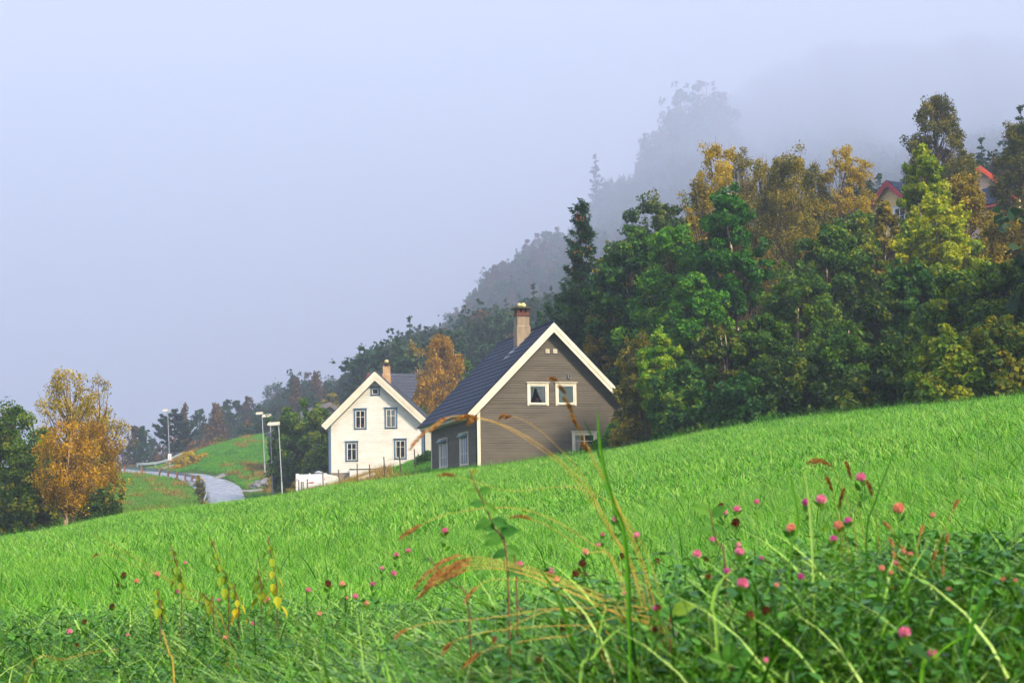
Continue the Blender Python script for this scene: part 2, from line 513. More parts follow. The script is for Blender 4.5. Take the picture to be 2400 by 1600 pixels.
# ------------------------------------------------------------------ road
def ribbon(name, ctrl, widths, lift, material, step=1.2, drape=0.0):
    """Strip draped over the ground along world points."""
    P = [Vector((p.x, p.y)) for p in ctrl]
    pts, ws = [], []
    for i in range(len(P) - 1):
        p0, p1, p2, p3 = P[max(i - 1, 0)], P[i], P[i + 1], P[min(i + 2, len(P) - 1)]
        k = max(2, int((p2 - p1).length / step))
        for j in range(k + (i == len(P) - 2)):
            t = j / k
            q = .5 * ((2 * p1) + (-p0 + p2) * t + (2 * p0 - 5 * p1 + 4 * p2 - p3) * t * t + (-p0 + 3 * p1 - 3 * p2 + p3) * t ** 3)
            pts.append(q); ws.append(widths[i] * (1 - t) + widths[i + 1] * t)
    mb = MB(); vs = []; nn = 7
    for i, q in enumerate(pts):
        t = (pts[min(i + 1, len(pts) - 1)] - pts[max(i - 1, 0)]).normalized()
        s = Vector((t.y, -t.x))
        zc = g1(q.x, q.y)
        for k in range(nn):
            w = (k / (nn - 1) * 2 - 1) * ws[i] / 2
            e = q + s * w
            ze = g1(e.x, e.y)
            z = (.75 * zc + .25 * ze) + lift if 0 < k < nn - 1 else min(zc, ze) - .35
            if drape and 0 < k < nn - 1: z = ze + lift
            elif k in (1, nn - 2): z = max((.75 * zc + .25 * ze) + lift, min(ze + lift * .4, zc + lift))
            vs.append((e.x, e.y, z))
    fs = [(i * nn + k, i * nn + k + 1, (i + 1) * nn + k + 1, (i + 1) * nn + k) for i in range(len(pts) - 1) for k in range(nn - 1)]
    mb.add(vs, fs)
    o = mb.build(name, material, smooth=True)
    return tag(o, kind='structure'), pts
ROAD = [gcol(560, 120), gcol(535, 160), gcol(528, 182), gcol(522, 200), gcol(500, 220), gcol(450, 236), gcol(380, 246), gcol(300, 252),
        gcol(255, 259), gcol(300, 265), gcol(360, 267), gcol(412, 270)]
road, road_pts = ribbon('road', ROAD, [4.2, 4.2, 4.3, 4.6, 5.6, 4.4, 4.2, 4.2, 4.4, 4.2, 4.0, 3.6], .16, M['asphalt'])
ribbon('side_road', [gcol(540, 203), gcol(575, 206), gcol(610, 207), gcol(660, 206), gcol(720, 203)], [5, 4.0, 3.2, 3, 3], .06, M['gravel'], drape=1)
ribbon('farm_track', [gcol(490, 229), gcol(515, 232), gcol(535, 240), gcol(550, 250)], [1.8, 1.4, 1.0, .4], .05, M['gravel'], drape=1)

# ------------------------------------------------------------------ guard rails
def guardrail(ctrl, label, post_mat, step=3.4, h=.78, rail=.32, skip=0):
    root = empty('guardrail', ctrl[0])
    o0 = Vector(root.location)
    P = []
    for i in range(len(ctrl) - 1):
        k = max(1, int((ctrl[i + 1] - ctrl[i]).length / 1.1))
        for j in range(k): P.append(ctrl[i].lerp(ctrl[i + 1], j / k))
    P.append(ctrl[-1])
    P = [Vector((p.x, p.y, g1(p.x, p.y) + .05)) for p in P]
    mb = MB()
    prof = [(0, .16), (.04, .11), (.04, .04), (0, 0), (.04, -.04), (.04, -.11), (0, -.16)]
    vs = []
    for i, p in enumerate(P):
        t = (P[min(i + 1, len(P) - 1)] - P[max(i - 1, 0)]); t.z = 0; t.normalize()
        s = Vector((t.y, -t.x, 0))
        for q, zz in prof: vs.append(p + s * (.09 + q) - o0 + Vector((0, 0, h - .16 + zz)))
        for q, zz in prof[::-1]: vs.append(p + s * (.075 + q) - o0 + Vector((0, 0, h - .16 + zz)))
    m_ = len(prof) * 2
    mb.add(vs, [(i * m_ + k, i * m_ + (k + 1) % m_, (i + 1) * m_ + (k + 1) % m_, (i + 1) * m_ + k) for i in range(len(P) - 1) for k in range(m_)])
    mb.build('rail', M['rail_steel'], root)
    L = 0; last = -99
    for i, p in enumerate(P):
        if i: L += (P[i] - P[i - 1]).length
        if L - last >= step and L >= skip:
            last = L
            pm = MB(); q = p - o0
            pm.box(q.x - .09, q.x + .09, q.y - .08, q.y + .08, q.z - .4, q.z + h - .02)
            pm.build('post', post_mat, root)
    return tag(root, label, 'guardrail')
guardrail([gcol(470, 176), gcol(478, 192), gcol(476, 206), gcol(457, 224), gcol(425, 231), gcol(370, 239.5), gcol(300, 246), gcol(240, 251)],
          'steel guardrail on reddish posts along the outer curve of the road above the meadow', M['rust_wood'], skip=44)
guardrail([gcol(318, 271), gcol(328, 276.5), gcol(360, 279), gcol(420, 287)],
          'short pale guardrail on the upper bend of the road below the pine', M['galv'])

# ------------------------------------------------------------------ street lamps
def street_lamp(px, top, d, head_px, label, lean=0.0, sign=False):
    base = gcol(px, d)
    tip = at(px - lean, top, d)
    H = tip.z - base.z
    root = empty('street_lamp', base)
    lx = tip.x - base.x
    p = MB()
    p.tube([(0, 0, -.3), (lx * .25, 0, H * .28), ], .06, 10)
    p.tube([(lx * .25, 0, H * .28), (lx * .27, 0, H * .29), (lx, 0, H)], [.06, .042, .036], 10)
    p.build('pole', M['galv'], root, True)
    L = head_px / F_PX * d
    h = MB()
    z = H
    w = .17
    h.add([(lx + .09, -w, z - .02), (lx - L, -w * .8, z - .04), (lx - L, w * .8, z - .04), (lx + .09, w, z - .02),
           (lx + .07, -w * .8, z + .22), (lx - L + .10, -w * .6, z + .19), (lx - L + .10, w * .6, z + .19), (lx + .07, w * .8, z + .22)],
          [(3, 2, 1, 0), (4, 5, 6, 7), (0, 1, 5, 4), (1, 2, 6, 5), (2, 3, 7, 6), (3, 0, 4, 7)])
    hd = h.build('lamp_head', M['lamp_cream'], root)
    g = MB(); g.box(lx - L + .08, lx - .12, -w * .6, w * .6, z - .075, z - .034)
    g.build('lamp_lens', M['white'], hd)
    return tag(root, label, 'street lamp', 'street lamps along the road')
street_lamp(658, 995, 170, 27, 'nearest and tallest-looking street lamp of the three beside the dark bush', 5)
street_lamp(635, 976, 186, 19, 'middle street lamp of the three beside the dark bush', 2)
street_lamp(618, 970, 222, 15, 'farthest of the three clustered street lamps, its head highest', 4)
lp4 = street_lamp(394, 963, 256, 12, 'lone street lamp on the upper bend, in front of the pine', 1)
b0 = gcol(394, 255.8)
s_top, s_bot = at(394, 1063, 255.8), at(394, 1078, 255.8)
sg = empty('road_sign', (b0.x, b0.y - .1, s_bot.z))
hh = s_top.z - s_bot.z
mb = MB(); mb.box(-.20, .20, -.03, 0, 0, hh); pl = mb.build('plate', M['white'], sg)
mb = MB(); mb.box(-.10, .08, -.034, -.030, hh * .16, hh * .30); mb.build('print', M['orange_print'], pl)
mb = MB(); mb.box(-.02, .03, -.034, -.030, hh * .50, hh * .78); mb.box(-.07, -.0205, -.034, -.030, hh * .50, hh * .60)
mb.box(.03, .08, -.034, -.030, hh * .50, hh * .58)
mb.build('print', M['orange_print'], pl)
tag(sg, 'small white rectangular sign with orange marks fixed to the lone lamp post', 'sign')

# ------------------------------------------------------------------ house building
def siding(mb, span, z0, z1, course, holes=(), y=0.0, lap=.024, drop=.004):
    """Overlapping boards on the plane y, outside towards -y; span(z) gives the wall's extent at height z."""
    cuts = set([round(z0 + i * course, 4) for i in range(int((z1 - z0) / course) + 1)] + [z1])
    for h in holes: cuts |= {h[2], h[3]}
    cuts = sorted(c for c in cuts if z0 <= c <= z1)
    for a_, b_ in zip(cuts[:-1], cuts[1:]):
        if b_ - a_ < .004: continue
        (sa, ea), (sb, eb) = span(a_), span(b_)
        if ea - sa < .02: continue
        i = math.floor((a_ - z0) / course + 1e-6)
        f0 = (a_ - z0) / course - i
        f1 = min(1, f0 + (b_ - a_) / course)
        ya, yb = y - lap + (lap - drop) * f0, y - lap + (lap - drop) * f1
        segs = [(0.0, 1.0)]
        mid = (a_ + b_) / 2
        sm, em = span(mid)
        for h in holes:
            if h[2] - 1e-4 <= a_ and b_ <= h[3] + 1e-4:
                n0, n1 = (h[0] - sm) / (em - sm), (h[1] - sm) / (em - sm)
                new = []
                for s, e in segs:
                    if n1 <= s or n0 >= e: new.append((s, e)); continue
                    if n0 > s: new.append((s, n0))
                    if n1 < e: new.append((n1, e))
                segs = new
        L = lambda s, e, t: s + (e - s) * t
        for s, e in segs:
            x0, x1, x2, x3 = L(sa, ea, s), L(sa, ea, e), L(sb, eb, e), L(sb, eb, s)
            mb.add([(x0, ya, a_), (x1, ya, a_), (x2, yb, b_), (x3, yb, b_), (x0, y + .01, a_), (x1, y + .01, a_)],
                   [(0, 1, 2, 3), (4, 5, 1, 0)])
            if b_ - a_ > course * .6:      # dark channel between this board and the next
                g = .022
                k = g / (b_ - a_)
                u0, u1 = x3 + (x0 - x3) * k, x2 + (x1 - x2) * k
                vz = b_ - g
                n_ = len(mb.v); yi = y + .02
                mb.f.pop(-2); mb.m.pop(-2)
                mb.add([(x0, ya, a_), (x1, ya, a_), (u1, yb, vz), (u0, yb, vz), (u0, yi, vz), (u1, yi, vz), (x2, yi, b_), (x3, yi, b_)],
                       [(0, 1, 2, 3), (3, 2, 5, 4), (4, 5, 6, 7)])

def window(root, M0, x0, x1, z0, z1, trim, sash, cols=2, bars=(.62,), head=.05, casing=.11, sill=True, curtain=None, tall_sill=0, split=False):
    """Casing proud of the wall, sash and panes recessed a little, a dark-coloured box behind the glass standing in for the unlit room."""
    mb = MB(M0)
    c = casing
    mb.box(x0 - c, x0, -.055, .03, z0 - c * .9, z1 + c)
    mb.box(x1, x1 + c, -.055, .03, z0 - c * .9, z1 + c)
    mb.box(x0, x1, -.052, .03, z1, z1 + c * .8)
    mb.box(x0, x1, -.050, .03, z0 - c * .75, z0)
    mb.box(x0 - c - head, x1 + c + head, -.11, .03, z1 + c + .002, z1 + c + .045)
    if sill: mb.box(x0 - .02, x1 + .02, -.095, -.056, z0 - .03, z0 + .015)
    w = mb.build('window', trim, root)
    mb = MB(M0)
    s = .055
    xa, xb = x0 + .004, x1 - .004
    mb.box(xa, xa + s, -.03, .03, z0, z1); mb.box(xb - s, xb, -.03, .03, z0, z1)
    mb.box(xa + s, xb - s, -.032, .03, z1 - s, z1); mb.box(xa + s, xb - s, -.032, .03, z0, z0 + s)
    for k in range(1, cols):
        xm = xa + (xb - xa) * k / cols
        mb.box(xm - .025, xm + .025, -.026, .02, z0 + s, z1 - s)
    for bz in bars:
        zm = z0 + (z1 - z0) * bz
        mb.box(xa + s, xb - s, -.022, .016, zm - .016, zm + .016)
    mb.build('sash', sash, w)
    mb = MB(M0)
    mb.add([(x0 + .05, 0, z0 + .05), (x1 - .05, 0, z0 + .05), (x1 - .05, 0, z1 - .05), (x0 + .05, 0, z1 - .05)], [(0, 1, 2, 3)])
    mb.build('pane', M['glass'], w)
    mb = MB(M0)
    a_, b_, c_, d_ = x0 - .02, x1 + .02, z0 - .02, z1 + .02
    mb.add([(a_, .03, c_), (b_, .03, c_), (b_, .03, d_), (a_, .03, d_), (a_, .9, c_), (b_, .9, c_), (b_, .9, d_), (a_, .9, d_)],
           [(4, 5, 6, 7), (0, 1, 5, 4), (3, 7, 6, 2), (0, 4, 7, 3), (1, 2, 6, 5)])
    mb.build('reveal', M['room'], w)
    if curtain:
        for item in curtain:
            if item[0] == 'blind':
                mb = MB(M0); mb.box(x0 + .05, x1 - .05, .03, .036, z1 - .05 - (z1 - z0 - .1) * item[1], z1 - .04)
                mb.build('blind', M['blind'], w)
            elif item[0] == 'drape':
                # item: x fractions at top, at bottom (left edge, right edge)
                _, t0, t1, q0, q1, zb = item
                mb = MB(M0); vs = []; nx, nz = 22, 8
                for i in range(nz + 1):
                    f = i / nz
                    z = z1 - .06 - (z1 - z0 - .1) * zb * f
                    e = f ** 1.6
                    l, r = t0 + (q0 - t0) * e, t1 + (q1 - t1) * e
                    for k in range(nx + 1):
                        g_ = k / nx
                        vs.append((x0 + (x1 - x0) * (l + (r - l) * g_), .07 + .022 * math.sin(g_ * 26), z))
                mb.add(vs, [(i * (nx + 1) + k, i * (nx + 1) + k + 1, (i + 1) * (nx + 1) + k + 1, (i + 1) * (nx + 1) + k) for i in range(nz) for k in range(nx)])
                mb.build('curtain', M['curtain'], w)
            elif item[0] == 'pot':
                mb = MB(M0)
                xm = x0 + (x1 - x0) * item[1]
                mb.tube([(xm, .12, z0 + .05), (xm, .12, z0 + .13)], [.04, .055], 8)
                mb.mi = 1
                rr = random.Random(int(item[1] * 100))
                for _ in range(9):
                    q = Vector((xm + rr.uniform(-.09, .09), .12 + rr.uniform(-.05, .05), z0 + .15 + rr.uniform(0, .14)))
                    mb.tube([q, q + Vector((rr.uniform(-.02, .02), 0, .05))], [.03, .014], 6)
                mb.build('pot_plant', [M['wood'], M['pink_flower']], w)
    return w

def tiled_slope(mb, e0, e1, r0, r1, rows, thick=.05, wave=.018, pitch=.21, step=.022):
    """Tile courses between the eave line e0-e1 and the ridge line r0-r1."""
    e0, e1, r0, r1 = map(Vector, (e0, e1, r0, r1))
    n = (e1 - e0).cross(r0 - e0).normalized()
    if n.z < 0: n = -n
    k = int((e1 - e0).length / pitch * 4)
    vs, fs = [], []
    for i in range(rows):
        for q, off in ((i / rows, step), ((i + 1) / rows, 0)):
            a_, b_ = e0.lerp(r0, q), e1.lerp(r1, q)
            for j in range(k + 1):
                f = j / k
                w_ = wave * abs(math.sin(math.pi * f * (e1 - e0).length / pitch))
                vs.append(a_.lerp(b_, f) + n * (thick + off + w_))
        s = 2 * i * (k + 1)
        fs += [(s + j, s + j + 1, s + k + 2 + j, s + k + 1 + j) for j in range(k)]
        if i: fs += [(s - (k + 1) + j, s - (k + 1) + j + 1, s + j + 1, s + j) for j in range(k)]
    mb.add(vs, fs)
    # underside and front lip
    mb.add([e0, e1, r1, r0], [(3, 2, 1, 0)])
    mb.add([e0, e1, e1 + n * (thick + step), e0 + n * (thick + step)], [(0, 1, 2, 3)])
    mb.add([e0, r0, r0 + n * (thick + step), e0 + n * (thick + step)], [(0, 1, 2, 3)])
    mb.add([e1, r1, r1 + n * (thick + step), e1 + n * (thick + step)], [(3, 2, 1, 0)])

class Plane:
    """A house's own axes: x along the gable wall, y into the house, z up."""
    def __init__(self, px, py, d, yaw):
        self.o = at(px, py, d)
        self.yaw = yaw
        self.R = Matrix.Rotation(yaw, 3, 'Z')
        self.x = self.R @ Vector((1, 0, 0)); self.y = self.R @ Vector((0, 1, 0))
    def gable(self, px, py, off=0.0):
        p = on_plane(px, py, self.o + self.y * off, self.y) - self.o
        return p.dot(self.x), p.z
    def side(self, px, py, s=0.0):
        p = on_plane(px, py, self.o + self.x * s, self.x) - self.o
        return p.dot(self.y), p.z

def rot_side(s):
    """Maps wall coordinates onto the left side wall at x = s: wall x runs from the far end to the near one."""
    return Matrix.Translation((s, 0, 0)) @ Matrix.Rotation(-math.pi / 2, 4, 'Z')

def bargeboard(root, p, q, w, drop, y, material, name='bargeboard'):
    """Stepped board from p (low) to q (ridge) in the gable plane, given as (x, z) of its top edge."""
    mb = MB()
    p, q = Vector((p[0], 0, p[1])), Vector((q[0], 0, q[1]))
    t = (q - p).normalized()
    n = Vector((-t.z, 0, t.x))
    if n.z < 0: n = -n
    for off0, off1, y0, y1 in ((0, drop * .52, y - .045, y), (drop * .45, drop, y - .018, y + .012)):
        a_, b_, c_, d_ = p - n * off0, q - n * off0, q - n * off1, p - n * off1
        # plumb cut at the ridge
        if abs(t.x) > 1e-4:
            for v in (b_, c_):
                v += t * ((q.x - v.x) / t.x)
        mb.prism([(v.x, v.z) for v in (a_, b_, c_, d_)], y0, y1)
    return mb.build(name, material, root)

def chimney(root, x, y, z0, z_step, z_shaft, z_cap, w0, w1, body, cap_kind, z_top):
    mb = MB()
    mb.box(x - w0, x + w0, y - w0, y + w0, z0, z_step)
    mb.add([(x - w0, y - w0, z_step), (x + w0, y - w0, z_step), (x + w0, y + w0, z_step), (x - w0, y + w0, z_step),
            (x - w1, y - w1, z_step + .05), (x + w1, y - w1, z_step + .05), (x + w1, y + w1, z_step + .05), (x - w1, y + w1, z_step + .05)],
           [(0, 1, 5, 4), (1, 2, 6, 5), (2, 3, 7, 6), (3, 0, 4, 7)])
    mb.box(x - w1, x + w1, y - w1, y + w1, z_step + .05, z_shaft)
    ch = mb.build('chimney', body, root)
    mb = MB()
    zb = z_shaft
    if cap_kind == 'brick':
        mb.box(x - w1 - .04, x + w1 + .04, y - w1 - .04, y + w1 + .04, zb, zb + .10)
        mb.box(x - w1 - .01, x + w1 + .01, y - w1 - .01, y + w1 + .01, zb + .10, zb + .20)
        for sx in (-1, 0, 1):
            for sy in (-1, 0, 1):
                if sx or sy:
                    cx, cy = x + sx * (w1 - .065), y + sy * (w1 - .065)
                    mb.box(cx - .065, cx + .065, cy - .065, cy + .065, zb + .20, z_cap)
        mb.build('brick_crown', M['brick'], ch)
    else:
        for sx in (-1, 1):
            for sy in (-1, 1):
                cx, cy = x + sx * (w1 - .05), y + sy * (w1 - .05)
                mb.box(cx - .05, cx + .05, cy - .05, cy + .05, zb, z_cap)
        mb.build('crown', body, ch)
    mb = MB(); o = .14
    mb.box(x - w1 - o, x + w1 + o, y - w1 - o, y + w1 + o, z_cap, z_cap + .06)
    mb.build('cap_slab', M['slab'], ch)
    rr = random.Random(int(x * 100))
    lumps = [(0, 0, .17)] if cap_kind != 'brick' else [(-.12, 0, .15), (.08, .02, .16), (0, -.08, .12)]
    for lx, ly, r in lumps:
        V, Fq = [], []
        nu, nv = 10, 7
        for i in range(nv + 1):
            for k in range(nu):
                ph, th = math.pi * i / nv, 2 * math.pi * k / nu
                q = r * (1 + .16 * math.sin(3 * th + 2 * ph + lx * 9) + .1 * rr.uniform(-1, 1) * (0 < i < nv))
                V.append((x + lx + q * math.sin(ph) * math.cos(th), y + ly + q * math.sin(ph) * math.sin(th), z_cap + .06 + r * .8 + q * .85 * math.cos(ph)))
        for i in range(nv):
            for k in range(nu): Fq.append((i * nu + k, (i + 1) * nu + k, (i + 1) * nu + (k + 1) % nu, i * nu + (k + 1) % nu))
        mb = MB(); mb.add(V, Fq)
        mb.build('weight_stone', M['lichen'], ch, True)
    return ch

# ------------------------------------------------------------------ the brown house
P1 = Plane(1121, 1100, 113.0, math.radians(15.4))
H1 = empty('brown_house', P1.o, P1.yaw)
xe, _ = P1.gable(1463, 1000)
zl = P1.gable(1121, 966)[1]
OV = .42                                   # how far the roof stands out over the gable
xa, za = P1.gable(1298, 757, -OV)          # roof apex at the bargeboards
xl, z_l = P1.gable(1096, 970, -OV)         # lower corner left
slope = (za - z_l) / (xa - xl)
xr = P1.gable(1469, 938, -OV)[0]
z_r = za - slope * (xr - xa)
L1 = P1.side(1012, 1050)[0]
L1r = P1.side(1166, 800, xa)[0] + .0
L1r = min(max(L1r, L1 + .2), L1 + 1.2)
zb1 = -1.2
top = lambda x: za - .10 - slope * abs(x - xa)
def span1(z):
    a_ = xa - (za - .10 - z) / slope; b_ = xa + (za - .10 - z) / slope
    return max(0, a_), min(xe, b_)
def rect(P, x0, y0, x1, y1, side=False):
    f = P.side if side else P.gable
    a_, z1_ = f(x0, y0); b_, z0_ = f(x1, y1)
    return a_, b_, z0_, z1_
wA = rect(P1, 1240, 902, 1281, 946)
wB = rect(P1, 1306, 902, 1346, 946)
wC = rect(P1, 1345, 1017, 1394, 1064)
mb = MB()
siding(mb, span1, zb1, za - .12, .128, [wA, wB, wC]); mb.build('gable_wall', M['brown_siding'], H1); mb = MB()
far = lambda z: span1(z)
Mb = Matrix.Translation((0, L1, 0)) @ Matrix.Rotation(math.pi, 4, 'Z')
mb.M = Mb
siding(mb, lambda z: (-span1(z)[1], -span1(z)[0]), zb1, za - .12, .128)
mb.build('gable_wall', M['brown_siding'], H1)
# left side wall with two tall windows
MS = rot_side(0)
sw = lambda px, py: P1.side(px, py)[0]
def srect(x0, y0, x1, y1):
    t0, zt = P1.side(x0, y0); t1, zb = P1.side(x1, y1)
    return -max(t0, t1), -min(t0, t1), zb, zt      # wall x = -y: far end is negative
wD = srect(1032, 1036, 1049, 1093)
wE = srect(1080, 1023, 1098, 1087)
zside = top(0) - .02
mb = MB(MS); siding(mb, lambda z: (-L1, 0), zb1, zside, .165, [wD, wE]); mb.build('side_wall', M['brown_siding'], H1); mb = MB()
mb.M = Matrix.Translation((xe, 0, 0)) @ Matrix.Rotation(math.pi / 2, 4, 'Z')
siding(mb, lambda z: (0, L1), zb1, top(xe), .165)
mb.build('side_wall', M['brown_siding'], H1)
# roof
mb = MB()
y0, y1 = -OV, L1 + .35
tiled_slope(mb, (xl - .03, y1, z_l), (xl - .03, y0, z_l), (xa, y1, za), (xa, y0, za), 17)
tiled_slope(mb, (xr + .03, y0, z_r), (xr + .03, y1, z_r), (xa, y0, za), (xa, y1, za), 17)
rf = mb.build('roof', M['roof_blue'], H1)
mb = MB(); mb.tube([(xa, y0 - .03, za + .06), (xa, y1 + .03, za + .06)], .095, 10)
mb.build('ridge_cap', M['roof_blue'], rf, True)
bargeboard(H1, (xl, z_l + .02), (xa, za + .03), 0, .34, y0, M['cream'])
bargeboard(H1, (xr, z_r + .02), (xa, za + .03), 0, .34, y0, M['cream'])
for xs, zs, sg_ in ((xl, z_l, 1), (xr, z_r, -1)):
    mb = MB(); g_ = []
    for k in range(9):
        w_ = math.pi * k / 8
        g_.append((xs - sg_ * (.06 + .07 * math.cos(w_)), zs + .02 - .075 * math.sin(w_)))
    mb.prism(g_, y0 + .05, y1 + .05)
    gt = mb.build('gutter', M['black_metal'], H1)
    mb = MB(); sx = 0.0 - .06 if sg_ > 0 else xe + .06
    yd = -.0 + .07
    mb.tube([(xs - sg_ * .06, y0 + .35, zs - .04), (xs - sg_ * .06, y0 + .38, zs - .12), (sx, yd, zs - .42 * abs(xs - sx) - .25), (sx, yd, zb1)], .042, 8)
    mb.build('downpipe', M['black_metal'], gt, True)
    mb = MB(); mb.box(min(xs + sg_ * .02, xs + sg_ * .05), max(xs + sg_ * .02, xs + sg_ * .05), y0 + .05, y1, zs - .16, zs - .01)
    mb.build('fascia', M['cream'], H1)
    mb = MB(); xw = 0 if sg_ > 0 else xe
    mb.box(min(xs + sg_ * .05, xw), max(xs + sg_ * .05, xw), y0 + .02, y1, zs - .17, zs - .15)
    mb.build('soffit', M['cream'], H1)
for (x_, y_, hz) in ((0, 0, zside), (xe, 0, top(xe)), (0, L1, zside), (xe, L1, top(xe))):
    mb = MB(); s_ = 1 if x_ == 0 else -1; t_ = 1 if y_ == 0 else -1
    mb.box(min(x_ - s_ * .035, x_ + s_ * .13), max(x_ - s_ * .035, x_ + s_ * .13), min(y_ - t_ * .035, y_ + t_ * .08), max(y_ - t_ * .035, y_ + t_ * .08), zb1, hz - .02)
    mb.build('corner_board', M['cream'], H1)
I4 = Matrix.Identity(4)
window(H1, I4, *wA, M['cream'], M['window_white'], cols=1, bars=(), curtain=[('blind', .13), ('drape', 0.06, .34, .06, .08, 1), ('drape', .44, .97, .80, .92, 1), ('pot', .5)])
window(H1, I4, *wB, M['cream'], M['window_white'], cols=1, bars=(), curtain=[('blind', 1.0)])
window(H1, I4, *wC, M['cream'], M['window_white'], cols=2, bars=(.33, .66), curtain=[('drape', .06, .36, .06, .26, 1)])
for wn_ in (wD, wE):
    w_ = window(H1, MS, *wn_, M['cream'], M['window_white'], cols=3, bars=(.38,), casing=.12, curtain=[('drape', .05, .3, .05, .25, 1)])
    mb = MB(MS); mb.tube([(wn_[0] - .05, -.14, wn_[3] + .0), (wn_[1] + .05, -.14, wn_[3] + .0)], .085, 8)
    mb.build('awning_box', M['awning'], w_, True)
for pxv in ((1278, 818, 1287, 828), (1296, 818, 1305, 828)):
    r_ = rect(P1, *pxv)
    mb = MB(); mb.box(r_[0], r_[1], -.07, -.02, r_[2], r_[3]); v_ = mb.build('wall_vent', M['cream'], H1)
    mb = MB()
    for k in range(4):
        zz = r_[2] + (r_[3] - r_[2]) * (k + .7) / 5
        mb.box(r_[0] + .035, r_[1] - .035, -.085, -.071, zz, zz + .012)
    mb.build('louvre', M['pale_wall'], v_)
r_ = rect(P1, 1330, 877, 1337, 886)
mb = MB(); mb.box(r_[0], r_[1], -.10, -.02, r_[2], r_[3]); v_ = mb.build('bracket_box', M['galv'], H1)
mb = MB(); mb.box(r_[0] + .03, r_[1] - .02, -.106, -.101, r_[2] + .03, r_[3] - .02); mb.build('dark_face', M['black_metal'], v_)
# chimney: stands through the left slope near the ridge
dch = 7.0
yc = None
best = None
for k in range(20, 110):
    y_ = k / 10
    x_, z_ = P1.gable(1223, 760, y_)
    if best is None or abs(x_ - (xa - .62)) < best[0]: best = (abs(x_ - (xa - .62)), y_, x_)
yc, xc = best[1], best[2]
zf = lambda py: P1.gable(1223, py, yc)[1]
chimney(H1, xc, yc, zf(812), zf(766), zf(742), zf(724), .37, .325, M['concrete'], 'brick', zf(712))
mb = MB()
zc_ = za - slope * (xa - (xc - .5))
mb.add([(xc - .95, yc - .45, za - slope * (xa - xc + .95) + .11), (xc - .36, yc - .5, za - slope * (xa - xc + .36) + .11),
        (xc - .36, yc + .5, za - slope * (xa - xc + .36) + .11), (xc - .95, yc + .40, za - slope * (xa - xc + .95) + .11)], [(0, 1, 2, 3)])
mb.add([(xc - .5, yc - .62, za - slope * (xa - xc + .5) + .115), (xc + .55, yc - .50, za - slope * (xa - xc - .5) + .115),
        (xc + .5, yc - .38, za - slope * (xa - xc - .5) + .115), (xc - .5, yc - .38, za - slope * (xa - xc + .5) + .115)], [(0, 1, 2, 3)])
mb.build('chimney_flashing', M['galv'], H1)
# small lean-to porch past the right corner
mb = MB()
mb.box(xe + .7, xe + .85, .3, .45, zb1, top(xe) - .55)
mb.box(xe + 1.9, xe + 2.05, .3, .45, zb1, top(xe) - .35)
mb.box(xe + .04, xe + 2.3, .32, .42, top(xe) - .62, top(xe) - .42)
pw = mb.build('porch', M['cream'], H1)
mb = MB(); mb.add([(xe + .04, -.1, top(xe) - .72), (xe + 2.4, -.1, top(xe) - .30), (xe + 2.4, 2.6, top(xe) - .30), (xe + .04, 2.6, top(xe) - .72),
                   (xe + .04, -.1, top(xe) - .62), (xe + 2.4, -.1, top(xe) - .20), (xe + 2.4, 2.6, top(xe) - .20), (xe + .04, 2.6, top(xe) - .62)],
                  [(0, 3, 2, 1), (4, 5, 6, 7), (0, 1, 5, 4), (1, 2, 6, 5), (2, 3, 7, 6), (3, 0, 4, 7)])
mb.build('porch_roof', M['roof_blue'], pw)
tag(H1, 'brown clapboard house with cream trim and dark blue tiled roof at the field edge', 'house')

# ------------------------------------------------------------------ the white house
P2 = Plane(772, 1108, 172.0, math.radians(-4))
H2 = empty('white_house', P2.o, P2.yaw)
OV = .45
xe2 = P2.gable(992, 1000)[0]
xa2, za2 = P2.gable(878, 871, -OV)
xl2, zl2 = P2.gable(753, 997, -OV)
xr2, zr2 = P2.gable(999, 982, -OV)
sl2 = (za2 - zl2) / (xa2 - xl2)
sr2 = (za2 - zr2) / (xr2 - xa2)
L2 = 9.0
def span2(z):
    return max(0, xa2 - (za2 - .12 - z) / sl2), min(xe2, xa2 + (za2 - .12 - z) / sr2)
wins2 = [(rect(P2, 872, 910, 887, 924), 1, ()), (rect(P2, 833, 962, 856, 1003), 2, (.64,)), (rect(P2, 905, 959, 928, 1001), 2, (.64,)),
         (rect(P2, 813, 1038, 836, 1078), 2, (.64,)), (rect(P2, 927, 1032, 950, 1073), 2, (.64,))]
mb = MB()
siding(mb, span2, 0.0, za2 - .15, .152, [w[0] for w in wins2], lap=.03); mb.build('gable_wall', M['white_siding'], H2); mb = MB()
Mb = Matrix.Translation((0, L2, 0)) @ Matrix.Rotation(math.pi, 4, 'Z')
mb.M = Mb
siding(mb, lambda z: (-span2(z)[1], -span2(z)[0]), 0.0, za2 - .15, .152, lap=.03)
mb.build('gable_wall', M['white_siding'], H2)
mb = MB(rot_side(0))
siding(mb, lambda z: (-L2, 0), 0.0, za2 - .12 - sl2 * xa2, .152, lap=.03); mb.build('side_wall', M['white_siding'], H2); mb = MB()
mb.M = Matrix.Translation((xe2, 0, 0)) @ Matrix.Rotation(math.pi / 2, 4, 'Z')
siding(mb, lambda z: (0, L2), 0.0, za2 - .12 - sr2 * (xe2 - xa2), .152, lap=.03)
mb.build('side_wall', M['white_siding'], H2)
mb = MB(); mb.box(.03, xe2 - .03, .03, L2 - .03, -3.0, .0)
mb.build('foundation', M['foundation'], H2)
mb = MB()
y0, y1 = -OV, L2 + .4
tiled_slope(mb, (xl2 - .03, y1, zl2), (xl2 - .03, y0, zl2), (xa2, y1, za2), (xa2, y0, za2), 17)
tiled_slope(mb, (xr2 + .03, y0, zr2), (xr2 + .03, y1, zr2), (xa2, y0, za2), (xa2, y1, za2), 17)
